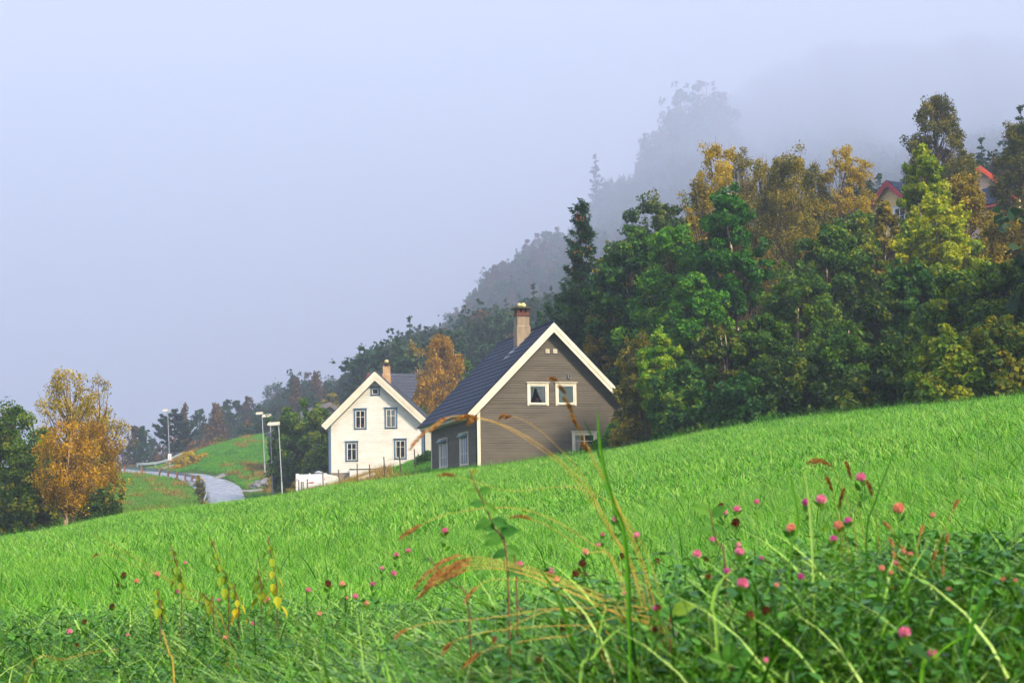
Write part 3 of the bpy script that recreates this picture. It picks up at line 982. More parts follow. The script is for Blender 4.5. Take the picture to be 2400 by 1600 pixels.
rf = mb.build('roof', M['roof_dark'], H2)
mb = MB(); mb.tube([(xa2, y0 - .03, za2 + .06), (xa2, y1 + .03, za2 + .06)], .10, 10)
mb.build('ridge_cap', M['black_metal'], rf, True)
bargeboard(H2, (xl2, zl2 + .02), (xa2, za2 + .03), 0, .50, y0, M['cream'])
bargeboard(H2, (xr2, zr2 + .02), (xa2, za2 + .03), 0, .50, y0, M['cream'])
for xs, zs, xw, s_ in ((xl2, zl2, 0, 1), (xr2, zr2, xe2, -1)):
    mb = MB(); mb.box(min(xs, xw), max(xs, xw), y0 + .02, y1, zs - .10, zs - .08); mb.build('soffit', M['cream'], H2)
    mb = MB(); mb.tube([(xs - s_ * .05, y0 + .1, zs), (xs - s_ * .05, y1, zs)], .06, 8); gt = mb.build('gutter', M['black_metal'], H2, True)
    mb = MB(); mb.tube([(xs - s_ * .05, y0 + .3, zs - .05), (xw - s_ * .09, .0, zs - .5), (xw - s_ * .09, .0, -2.0)], .05, 8)
    mb.build('downpipe', M['black_metal'], gt, True)
for (x_, y_) in ((0, 0), (xe2, 0), (0, L2), (xe2, L2)):
    mb = MB(); s_ = 1 if x_ == 0 else -1; t_ = 1 if y_ == 0 else -1
    hz = za2 - .14 - (sl2 * xa2 if x_ == 0 else sr2 * (xe2 - xa2))
    mb.box(min(x_ - s_ * .04, x_ + s_ * .15), max(x_ - s_ * .04, x_ + s_ * .15), min(y_ - t_ * .04, y_ + t_ * .12), max(y_ - t_ * .04, y_ + t_ * .12), .0, hz)
    mb.build('corner_board', M['blue_trim'], H2)
for i, (r_, c_, b_) in enumerate(wins2):
    cur = {0: None, 1: [('pot', .3), ('pot', .72)], 2: [('drape', .06, .50, .06, .44, 1), ('drape', .52, .95, .6, .95, 1)], 3: [('pot', .25)], 4: [('drape', .06, .2, .06, .16, 1)]}[i]
    window(H2, I4, *r_, M['blue_trim'], M['window_white'], cols=c_, bars=b_, casing=.12, curtain=cur)
yc = 2.6; xc = P2.gable(906, 860, yc)[0]
zf = lambda py: P2.gable(906, py, yc)[1]
chimney(H2, xc, yc, zf(905), zf(878), zf(859), zf(853), .30, .265, M['orange_concrete'], 'plain', zf(845))
# white boarded annex low on the right with a small dark coping
r_ = rect(P2, 822, 1101, 890, 1130)
mb = MB(); siding(mb, lambda z: (r_[0], r_[1] + 1.5), r_[2] - .4, r_[3], .14, y=-.55, lap=.02); mb.box(r_[0], r_[1] + 1.5, -.54, -.05, r_[2] - .4, r_[3])
an = mb.build('annex', M['white_siding'], H2)
mb = MB(); mb.box(r_[0] - .04, r_[1] + 1.5, -.60, -.04, r_[3] + .002, r_[3] + .05); mb.build('coping', M['slab'], an)
tag(H2, 'white clapboard house with blue window frames and cream verge boards beside the road', 'house')

# ------------------------------------------------------------------ houses behind
def back_house(name, px, py, d, yaw, W, L, wall_h, pitch, wall, roof, trim, label, axis='front', wins=(), chim=None, ov=.5, below=4):
    """Gabled house; px, py, d place the near ridge end. The gable (width W) faces the front, the ridge runs back over L."""
    R = Matrix.Rotation(yaw, 3, 'Z')
    ridge = at(px, py, d)
    rise = math.tan(pitch) * W / 2
    zr = wall_h + rise
    o = ridge - R @ Vector((W / 2, -ov, zr))
    root = empty(name, o, yaw)
    mb = MB()
    def span(z):
        if z <= wall_h: return 0, W
        k_ = (z - wall_h) / rise * W / 2
        return k_, W - k_
    siding(mb, span, -below, zr - .1, .2, [w[0] for w in wins if w[1] == 'g'], lap=.03)
    mb.M = Matrix.Translation((0, L, 0)) @ Matrix.Rotation(math.pi, 4, 'Z')
    siding(mb, lambda z: (-span(z)[1], -span(z)[0]), -below, zr - .1, .2, lap=.03)
    mb.M = Matrix.Translation((W, 0, 0)) @ Matrix.Rotation(math.pi / 2, 4, 'Z')
    siding(mb, lambda z: (0, L), -below, wall_h, .2, [w[0] for w in wins if w[1] == 's'], lap=.03)
    mb.M = rot_side(0)
    siding(mb, lambda z: (-L, 0), -below, wall_h, .2, lap=.03)
    mb.build('wall', wall, root)
    mb = MB(); o_ = ov; k_ = math.tan(pitch) * o_
    tiled_slope(mb, (-o_, L + o_, wall_h - k_), (-o_, -o_, wall_h - k_), (W / 2, L + o_, zr), (W / 2, -o_, zr), int(W / 2 / .33) + 2, wave=.03, step=.04)
    tiled_slope(mb, (W + o_, -o_, wall_h - k_), (W + o_, L + o_, wall_h - k_), (W / 2, -o_, zr), (W / 2, L + o_, zr), int(W / 2 / .33) + 2, wave=.03, step=.04)
    rf = mb.build('roof', roof, root)
    bargeboard(root, (-o_, wall_h - k_ + .03), (W / 2, zr + .06), 0, .36, -o_, trim)
    bargeboard(root, (W + o_, wall_h - k_ + .03), (W / 2, zr + .06), 0, .36, -o_, trim)
    for s in (-1, 1):
        xx = -o_ if s < 0 else W + o_
        mb = MB(); mb.box(xx - .03, xx + .03, -o_, L + o_, wall_h - k_ - .18, wall_h - k_); mb.build('fascia', trim, root)
    for w in wins:
        MM = I4 if w[1] == 'g' else Matrix.Translation((W, 0, 0)) @ Matrix.Rotation(math.pi / 2, 4, 'Z')
        window(root, MM, *w[0], w[2], M['window_white'], cols=2, bars=(.5,), casing=.12)
    if chim:
        mb = MB(); cx, cy = W / 2, chim
        mb.box(cx - .35, cx + .35, cy - .35, cy + .35, zr - .6, zr + .9)
        mb.build('chimney', M['brick'], rf)
    return tag(root, label, 'house')

# dark-roofed teal house behind the white one
B1 = back_house('teal_house', 862, 874, 236, math.radians(-63), 9.0, 9.5, 2.6, math.radians(47), M['teal'], M['roof_dark'], M['red_trim'],
                'teal house with dark slate roof and a red openwork gable rising behind the white house')
mb = MB()
mb.bar((2.6, -.42, 5.6), (6.4, -.42, 5.6), .09, .14, up=(0, 1, 0))
mb.bar((4.5, -.43, 5.55), (4.5, -.43, 7.1), .12, .09, up=(0, 1, 0)); mb.bar((3.5, -.43, 5.6), (4.4, -.43, 6.5), .09, .09, up=(0, 1, 0)); mb.bar((5.5, -.43, 5.6), (4.6, -.43, 6.5), .09, .09, up=(0, 1, 0))
mb.build('gable_truss', M['red_trim'], B1)
B2 = back_house('teal_wing', 990, 866, 242, math.radians(12), 9.5, 8.0, 2.4, math.radians(42), M['teal'], M['roof_dark'], M['teal'],
                'dark roof with a teal dormer half hidden by the golden birch above the white house', wins=[((1.6, 3.4, 2.8, 3.7), 'g', M['white'])])
B2.name = 'teal_dormer_house'
back_house('grey_barn', 772, 944, 232, math.radians(20), 8, 9, 2.6, math.radians(32), M['pale_wall'], M['roof_grey'], M['roof_grey'],
           'low building with a weathered grey roof between the dark bush and the white house')
back_house('hill_cabin', 1060, 858, 270, math.radians(-60), 9, 12, 2.6, math.radians(38), M['teal'], M['roof_dark'], M['roof_dark'],
           'dark roof showing between the golden birch and the blue tiled roof')
# red-trimmed houses above the wood on the right
back_house('red_gable_house', 2077, 424, 176, math.radians(-48), 4.6, 7, 3.4, math.radians(42), M['yellow_wall'], M['roof_blue'], M['red_trim'],
           'house with dark red gable and blue roof above the wood beside the lime green tree', wins=[((1.2, 2.2, 1.9, 3.2), 'g', M['white']), ((2.7, 3.7, 1.9, 3.2), 'g', M['white'])], ov=.45)
back_house('orange_gable_house', 2297, 389, 186, math.radians(-20), 6.0, 9, 3.2, math.radians(40), M['peach_wall'], M['roof_blue'], M['orange_red'],
           'bright orange-red gable peak showing above the golden birches')
back_house('peach_house', 2424, 418, 170, math.radians(32), 5.4, 9, 4.2, math.radians(33), M['peach_wall'], M['roof_blue'], M['orange_red'],
           'peach walled house with orange-red verge at the right edge of the picture')

# ------------------------------------------------------------------ caravan
def caravan():
    d = 164.5
    a_, b_ = at(695, 1150, d), at(766, 1110, d)
    W = b_.x - a_.x; Hc = b_.z - a_.z + .5
    root = empty('caravan', (a_.x, a_.y, a_.z - .5), math.radians(-6))
    L = 5.2
    mb = MB()
    # side profile lofted across the width with rounded corners
    prof = []
    for (y_, z_) in ((.0, .35), (-.10, .6), (-.12, Hc * .55), (-.06, Hc - .16), (.10, Hc - .02), (.5, Hc), (L - .6, Hc), (L - .2, Hc - .1), (L, Hc * .6), (L - .2, .35)):
        prof.append((y_, z_))
    n_ = len(prof)
    vs = []
    for xx, ins in ((0, .05), (.06, 0), (W - .06, 0), (W, .05)):
        for y_, z_ in prof:
            vs.append((xx, y_ + (ins if y_ < L / 2 else -ins), z_ - (ins if z_ > 1 else 0)))
    fs = [(k * n_ + i, k * n_ + (i + 1) % n_, (k + 1) * n_ + (i + 1) % n_, (k + 1) * n_ + i) for k in range(3) for i in range(n_)]
    fs += [tuple(range(n_))[::-1], tuple(3 * n_ + i for i in range(n_))]
    mb.add(vs, fs)
    mb.build('body', M['white'], root)
    for xx in (0.0, W - .17):
        mb = MB(); mb.box(xx - .02, xx + .19, -.17, .04, .5, Hc + .04); p_ = mb.build('corner_pillar', M['white'], root)
        mb = MB(); mb.box(xx + .05, xx + .10, -.19, -.171, Hc * .72, Hc * .80); mb.build('marker_lamp', M['red_lamp'], p_)
    mb = MB(); mb.box(W * .43, W * .59, -.165, -.125, Hc * .62, Hc * .655); mb.build('brake_lamp', M['red_lamp'], root)
    mb = MB(); mb.box(.2, W - .2, -.128, -.122, Hc * .60, Hc * .607); mb.build('seam_strip', M['grey_print'], root)
    mb = MB()
    for i, (x_, w_) in enumerate(((.38, .05), (.46, .03), (.52, .06), (.62, .04), (.69, .05), (.78, .04), (.85, .06), (.94, .05), (1.02, .03))):
        mb.box(x_, x_ + w_, -.127, -.121, Hc * .735, Hc * .755)
    mb.build('faint_lettering', M['grey_print'], root)
    mb = MB()
    cx, cy = W * .62, 1.4
    mb.tube([(cx, cy, Hc - .02), (cx, cy, Hc + .10), (cx, cy, Hc + .13), (cx, cy, Hc + .24), (cx, cy, Hc + .30)], [.16, .16, .36, .22, .05], 16)
    mb.build('roof_vent', M['galv'], root)
    mb = MB(); mb.tube([(W * .38, .7, Hc - .02), (W * .38, .7, Hc + .12)], .03, 8); mb.build('roof_pipe', M['white'], root)
    for sx in (.12, W - .32):
        mb = MB(); mb.tube([(sx, L * .55, .33), (sx + .2, L * .55, .33)], .33, 18); w_ = mb.build('wheel', M['black_metal'], root)
    mb = MB(); mb.box(.2, W - .2, .1, L - .2, .25, .36); mb.build('chassis', M['black_metal'], root)
    return tag(root, 'white caravan parked end-on beside the white house', 'caravan')
caravan()

# ------------------------------------------------------------------ fence posts along the bank
root = empty('wire_fence', gcol(850, 140))
spots = [(696,1124,1152,150),(702,1128,1150,152),(706,1128,1150,153),(716,1122,1148,150),(754,1110,1148,146),(793,1100,1130,146),(833,1085,1118,145),
         (864,1088,1112,147),(899,1070,1100,142),(936,1058,1092,139),(970,1052,1080,138)]
leans = [0,0,0,0,-3,-7,0,-4,-6,-7,-5]
tops = []
for (px, t, b_, d), ln in zip(spots, leans):
    g_ = gcol(px, d); tp = at(px + ln * .6, t, d)
    hgt = min(max(tp.z - g_.z, .7), 1.7)
    tx = (ln * .6) / F_PX * d
    mb = MB(); mb.tube([Vector((g_.x, g_.y, g_.z - .3)) - root.location, Vector((g_.x + tx, g_.y, g_.z + hgt)) - root.location], [.045, .04], 6)
    mb.build('post', M['wood'], root)
    tops.append(Vector((g_.x + tx * .8, g_.y - .05, g_.z + hgt * .8)) - root.location)
for k, dz in enumerate((0, -.35)):
    mb = MB()
    mb.tube([p + Vector((0, 0, dz)) for p in tops], .006, 4)
    mb.build('wire', M['galv'], root)
tag(root, 'leaning post and wire fence running up the bank in front of the white house', 'fence')
# little picket fence
root = empty('picket_fence', gcol(850, 150))
g0, g2 = gcol(838, 150), gcol(872, 149)
for k in range(9):
    q = g0.lerp(g2, k / 8)
    mb = MB(); q = Vector((q.x, q.y, g1(q.x, q.y))) - root.location
    mb.prism([(q.x - .05, q.z - .2), (q.x + .05, q.z - .2), (q.x + .05, q.z + .62), (q.x, q.z + .70), (q.x - .05, q.z + .62)], q.y - .015, q.y + .015)
    mb.build('picket', M['cream'], root)
mb = MB(); mb.bar(g0 - root.location + Vector((0, .04, .45)), g2 - root.location + Vector((0, .04, .45)), .03, .07); mb.build('rail', M['cream'], root)
tag(root, 'low pale picket fence at the foot of the white house', 'fence')
# rocks by the side road
for i, (px, d, r) in enumerate(((598, 211, .55), (606, 212, .7), (617, 211, .5), (625, 213, .8), (634, 212, .55), (590, 213, .4))):
    g_ = gcol(px, d); rr = random.Random(50 + i); V, Fq = [], []; nu, nv = 9, 6
    for a_ in range(nv + 1):
        for k in range(nu):
            ph, th = math.pi * a_ / nv, 2 * math.pi * k / nu
            q = r * rr.uniform(.75, 1.15)
            V.append((q * math.sin(ph) * math.cos(th) * 1.25, q * math.sin(ph) * math.sin(th), q * .7 * math.cos(ph)))
    for a_ in range(nv):
        for k in range(nu): Fq.append((a_ * nu + k, (a_ + 1) * nu + k, (a_ + 1) * nu + (k + 1) % nu, a_ * nu + (k + 1) % nu))
    mb = MB(); mb.add(V, Fq); o = mb.build('boulder', M['rock']); o.location = g_ + Vector((0, 0, r * .3))
    tag(o, 'rough grey boulder in the rubble heap behind the side road', 'boulder', 'boulders heaped beside the side road')

# ------------------------------------------------------------------ trees
def leaves(rng, C, R, n, L, W, flat=1.0, up=.35, out=.5, spread=(.45, 1.05), base_tint=None, hang=0.0, jit=.16, ctint=.14):
    """n diamond leaves spread through the clumps at C with radii R."""
    C, R = np.asarray(C), np.asarray(R)
    p = R ** 2 / (R ** 2).sum()
    k = rng.choice(len(C), n, p=p)
    d = rng.normal(size=(n, 3)); d /= np.linalg.norm(d, axis=1)[:, None]
    r = rng.uniform(spread[0] ** 2, spread[1] ** 2, n) ** .5
    P = C[k] + d * (R[k] * r)[:, None] * np.array([1, 1, flat])
    if hang: P[:, 2] -= rng.exponential(hang, n)
    nr = rng.normal(size=(n, 3)); nr /= np.linalg.norm(nr, axis=1)[:, None]
    N = nr * .75 + d * out + np.array([0, 0, up]); N /= np.linalg.norm(N, axis=1)[:, None]
    t = rng.normal(size=(n, 3)) + np.array([0, 0, -1.4 if hang else -.3])
    A = t - N * (t * N).sum(1)[:, None]; A /= np.linalg.norm(A, axis=1)[:, None]
    B = np.cross(N, A)
    s = rng.uniform(.5, 1.45, n)
    A *= (L / 2 * s)[:, None]; B *= (W / 2 * s)[:, None]
    V = np.stack([P - A, P + B - A * .15, P + A, P - B - A * .15], 1).reshape(-1, 3)
    F = np.arange(n * 4).reshape(n, 4)
    ct = rng.normal(.42 if base_tint is None else base_tint, ctint, len(C))
    T = np.clip(ct[k] + rng.normal(0, jit, n) + .06 * d[:, 2], 0, 1)
    return V, F, T

def envelope(kind, h):
    if kind == 'round': return np.sin(np.pi * (.10 + .86 * h)) ** .62
    if kind == 'birch': return (1 - h) ** .62 * np.minimum(1, h * 3.2 + .25) ** .8 * 1.12
    if kind == 'tall': return np.sin(np.pi * (.14 + .80 * h)) ** .8
    if kind == 'bush': return np.cos(np.pi / 2 * h) ** .55
    if kind == 'cone': return (1 - h) ** .8 + .04
    return np.ones_like(h)

def tree_meshes(seed, H, R, kind, foliage, barkm, nleaf, leaf=(.20, .13), base=.22, ncl=95, rc=(.12, .27), hang=0.0, sparse=0.0, tint=None,
                ctint=.14, multi=1, lean=(0, 0), bare=0, trunk_r=None):
    rng = np.random.default_rng(seed); rr = random.Random(seed)
    lob = rng.uniform(.82, 1.15, 7); ph = rng.uniform(0, 6.28)
    cs, rs = [], []
    ch = H * (1 - base)
    tries = 0
    while len(cs) < ncl and tries < 4000:
        tries += 1
        h = rng.uniform(.02, .97) if kind != 'bush' else rng.uniform(0, .9)
        az = rng.uniform(0, 2 * math.pi)
        lb = np.interp(((az + ph + h * 2) % 6.283) / 6.283 * 7, np.arange(8), np.append(lob, lob[0]))
        e = float(envelope(kind, np.array(h))) * R * lb
        rho = rng.uniform(.25, 1) ** .55
        rcl = rng.uniform(*rc) * R * (1.15 - .45 * h)
        e = max(e - rcl * .42, .05)
        c = np.array([math.cos(az) * e * rho, math.sin(az) * e * rho, H * base + ch * h])
        if h > .86: c[2] = min(c[2], H - rcl * .9)
        if any(np.linalg.norm(c - q) < .55 * (rcl + s) * .8 for q, s in zip(cs, rs)) and rng.uniform() < .6: continue
        cs.append(c); rs.append(rcl)
    cs.append(np.array([rng.uniform(-.1, .1) * R, rng.uniform(-.1, .1) * R, H - .10 * R])); rs.append(.14 * R + .05)
    cs, rs = np.array(cs), np.array(rs)
    lx, ly = lean
    cs[:, 0] += lx * (cs[:, 2] / H) ** 1.3; cs[:, 1] += ly * (cs[:, 2] / H) ** 1.3
    stretch = rng.uniform(.7, 1.3, (len(cs), 1))
    V, F, T = leaves(rng, cs, rs * stretch[:, 0], nleaf, leaf[0], leaf[1], flat=.85, hang=hang, base_tint=tint, ctint=ctint)
    # loose outer sprays that break up the outline
    no = int(nleaf * .26)
    out = cs + rng.normal(size=cs.shape) * rs[:, None] * 1.0
    V2, F2, T2 = leaves(rng, out, rs * .75, no, leaf[0], leaf[1], spread=(.1, 1.25), hang=hang, base_tint=tint, ctint=ctint)
    F = np.concatenate([F, F2 + len(V)]); V = np.concatenate([V, V2]); T = np.concatenate([T, T2])
    crown = np_mesh('crown', V, F, [foliage], tint=T)
    mb = MB()
    tr = trunk_r or (.018 * H + .03)
    for s in range(multi):
        mb.mi = 0
        ox, oy = (rr.uniform(-.35, .35) * R * .5, rr.uniform(-.3, .3) * R * .5) if multi > 1 else (0, 0)
        path = []
        n = 9
        for i in range(n + 1):
            f = i / n
            w = .035 * H * math.sin(f * 5 + seed + s)
            path.append(Vector((ox * (f * 1.6 + .1) + lx * f ** 1.3 + w * f, oy * (f * 1.6 + .1) + ly * f ** 1.3 + w * .6 * f, -.25 + (H * .95 + .25) * f)))
        rad = [tr / multi ** .4 * (1 - .9 * (i / n)) + .008 for i in range(n + 1)]
        mb.tube(path, rad, 8)
        mb.mi = 1
        for j, c in enumerate(cs):
            if multi > 1 and j % multi != s: continue
            if rr.random() < .12: continue
            c = Vector(c)
            f0 = max(.08, min(.9, (c.z / H) - rr.uniform(.10, .28)))
            k = int(f0 * n); st = path[k].lerp(path[min(k + 1, n)], f0 * n - k)
            mid = st.lerp(c, .5) + Vector((rr.uniform(-.1, .1) * R, rr.uniform(-.1, .1) * R, -.04 * H * rr.random() + (.03 * H if kind == 'birch' else 0)))
            r0 = max(.014, rad[k] * .42)
            end = c + (c - st) * rr.uniform(-.05, .25)
            mb.tube([st, st.lerp(mid, .5) + Vector((0, 0, .01 * H)), mid, end], [r0, r0 * .8, r0 * .55, .006], 5, cap=False)
            for _ in range(2 + bare):
                a_ = mid.lerp(end, rr.uniform(0, .9))
                e_ = a_ + Vector((rr.uniform(-1, 1), rr.uniform(-1, 1), rr.uniform(-.3, .9))) * rs[j] * 1.1
                mb.tube([a_, a_.lerp(e_, .5) + Vector((0, 0, .04)), e_], [r0 * .4, r0 * .28, .004], 4, cap=False)
    trunk = mb.mesh('trunk', [barkm, M['bark_twig']], True)
    return trunk, crown

def put_tree(name, loc, meshes, label, cat, group=None, rz=0.0, extra=None):
    root = empty(name, loc, rz)
    link('trunk', meshes[0], root); link('crown', meshes[1], root)
    return tag(root, label, cat, group)

def tree(name, px, top, d, half, kind, fol, bk, nleaf, label, cat='tree', group=None, dz=0.0, **kw):
    g = gcol(px, d)
    tz = at(px, top, d).z
    H = tz - g.z + .1
    R = half / F_PX * d
    if H < .5: H = .5
    me = tree_meshes(int(px * 7 + top * 3 + d), H, R, kind, LM[fol], M[bk], nleaf, **kw)
    return put_tree(name, g + Vector((0, 0, dz)), me, label, cat, group)

def conifer_meshes(seed, H, R, fol, bk, n_whorl, needles, droop=.25, curve=.3, start=.06, per=6, sparse=False, top_open=0.0, size=(.26, .075), up_tip=.5, trunk_r=.16):
    rng = np.random.default_rng(seed); rr = random.Random(seed)
    mb = MB()
    mb.tube([(0, 0, -.3), (0, 0, H * .5), (0, 0, H)], [trunk_r, trunk_r * .6, .012], 8)
    P, D, Rr = [], [], []
    for i in range(n_whorl):
        f = start + (1 - start) * (i / n_whorl) ** .92
        z = H * f
        rl = R * ((1 - f) ** .78 * (1.06 if not sparse else 1.15) + .05) * rr.uniform(.72, 1.18)
        if sparse: rl = R * (max(.1, math.sin(math.pi * min(1, (f - start) / (1 - start) * .85 + .18))) ** .8) * rr.uniform(.6, 1.2)
        for k in range(per if f < .8 else per - 1):
            az = rr.uniform(0, 2 * math.pi)
            ln = rl * rr.uniform(.55, 1.15)
            z0 = z + rr.uniform(-.5, .5) * H / n_whorl
            pts = []
            for j in range(6):
                t = j / 5
                zz = z0 - droop * ln * math.sin(t * math.pi * .62) * (1 - f * .6) + up_tip * ln * t ** 3 * .5 + curve * ln * t * f
                pts.append(Vector((math.cos(az) * ln * t, math.sin(az) * ln * t, zz)))
            mb.tube(pts, [.035 * (1 - f) + .012, .028, .02, .014, .009, .004], 4, cap=False)
            m_ = max(3, int(needles * ln / R))
            for _ in range(m_):
                t = rr.random() ** .7 * 5
                j = min(4, int(t)); q = pts[j].lerp(pts[j + 1], t - j)
                if sparse and t < 2.2: continue
                side = Vector((-math.sin(az), math.cos(az), 0)) * rr.gauss(0, .16 * ln * (1.15 - t / 5) + .05)
                q = q + side + Vector((0, 0, rr.gauss(0, .05) - abs(side.length) * .25))
                P.append(q); D.append((math.cos(az) + side.x * .8, math.sin(az) + side.y * .8, rr.uniform(-.55, .35)))
    P, D = np.array(P), np.array(D)
    n = len(P); k = 3
    P = np.repeat(P, k, 0) + rng.normal(0, .06, (n * k, 3)); D = np.repeat(D, k, 0) + rng.normal(0, .45, (n * k, 3))
    n *= k
    D /= np.linalg.norm(D, axis=1)[:, None]
    N = rng.normal(size=(n, 3)) + np.array([0, 0, .8]); B = np.cross(N, D); B /= np.linalg.norm(B, axis=1)[:, None]
    s = rng.uniform(.6, 1.3, n)[:, None]
    A = D * size[0] / 2 * s; B = B * size[1] / 2 * s
    V = np.stack([P - A, P + B, P + A, P - B], 1).reshape(-1, 3)
    F = np.arange(n * 4).reshape(n, 4)
    T = np.clip(rng.normal(.4, .2, n), 0, 1)
    return mb.mesh('trunk', M[bk], True), np_mesh('crown', V, F, [LM[fol]], tint=T)

# --- the big spruce with cones behind the brown house
g = gcol(1366, 128); H = at(1378, 464, 128).z - g.z
sp = put_tree('spruce', g, conifer_meshes(11, H, 3.1, 'spruce', 'bark_dark', 30, 150, droop=.42, curve=.35, per=7, up_tip=.75, trunk_r=.2),
              'tall dark spruce hung with orange cones behind the brown house', 'spruce')
rr = random.Random(4)
cm = MB(); cm.tube([(0, 0, 0), (0, 0, -.03), (0, 0, -.09), (0, 0, -.15)], [.012, .03, .034, .012], 7)
cme = cm.mesh('cone', M['cone'], True)
for i in range(64):
    f = rr.uniform(.70, .94); az = rr.uniform(0, 6.28); r_ = 2.4 * (1 - f) ** .8 * rr.uniform(.35, .9) + .12
    o = link('cone', cme, sp); o.location = (math.cos(az) * r_, math.sin(az) * r_, H * f - .05); o.scale = (1.15,) * 3
    o.rotation_euler = (rr.uniform(-.3, .3), rr.uniform(-.3, .3), 0)

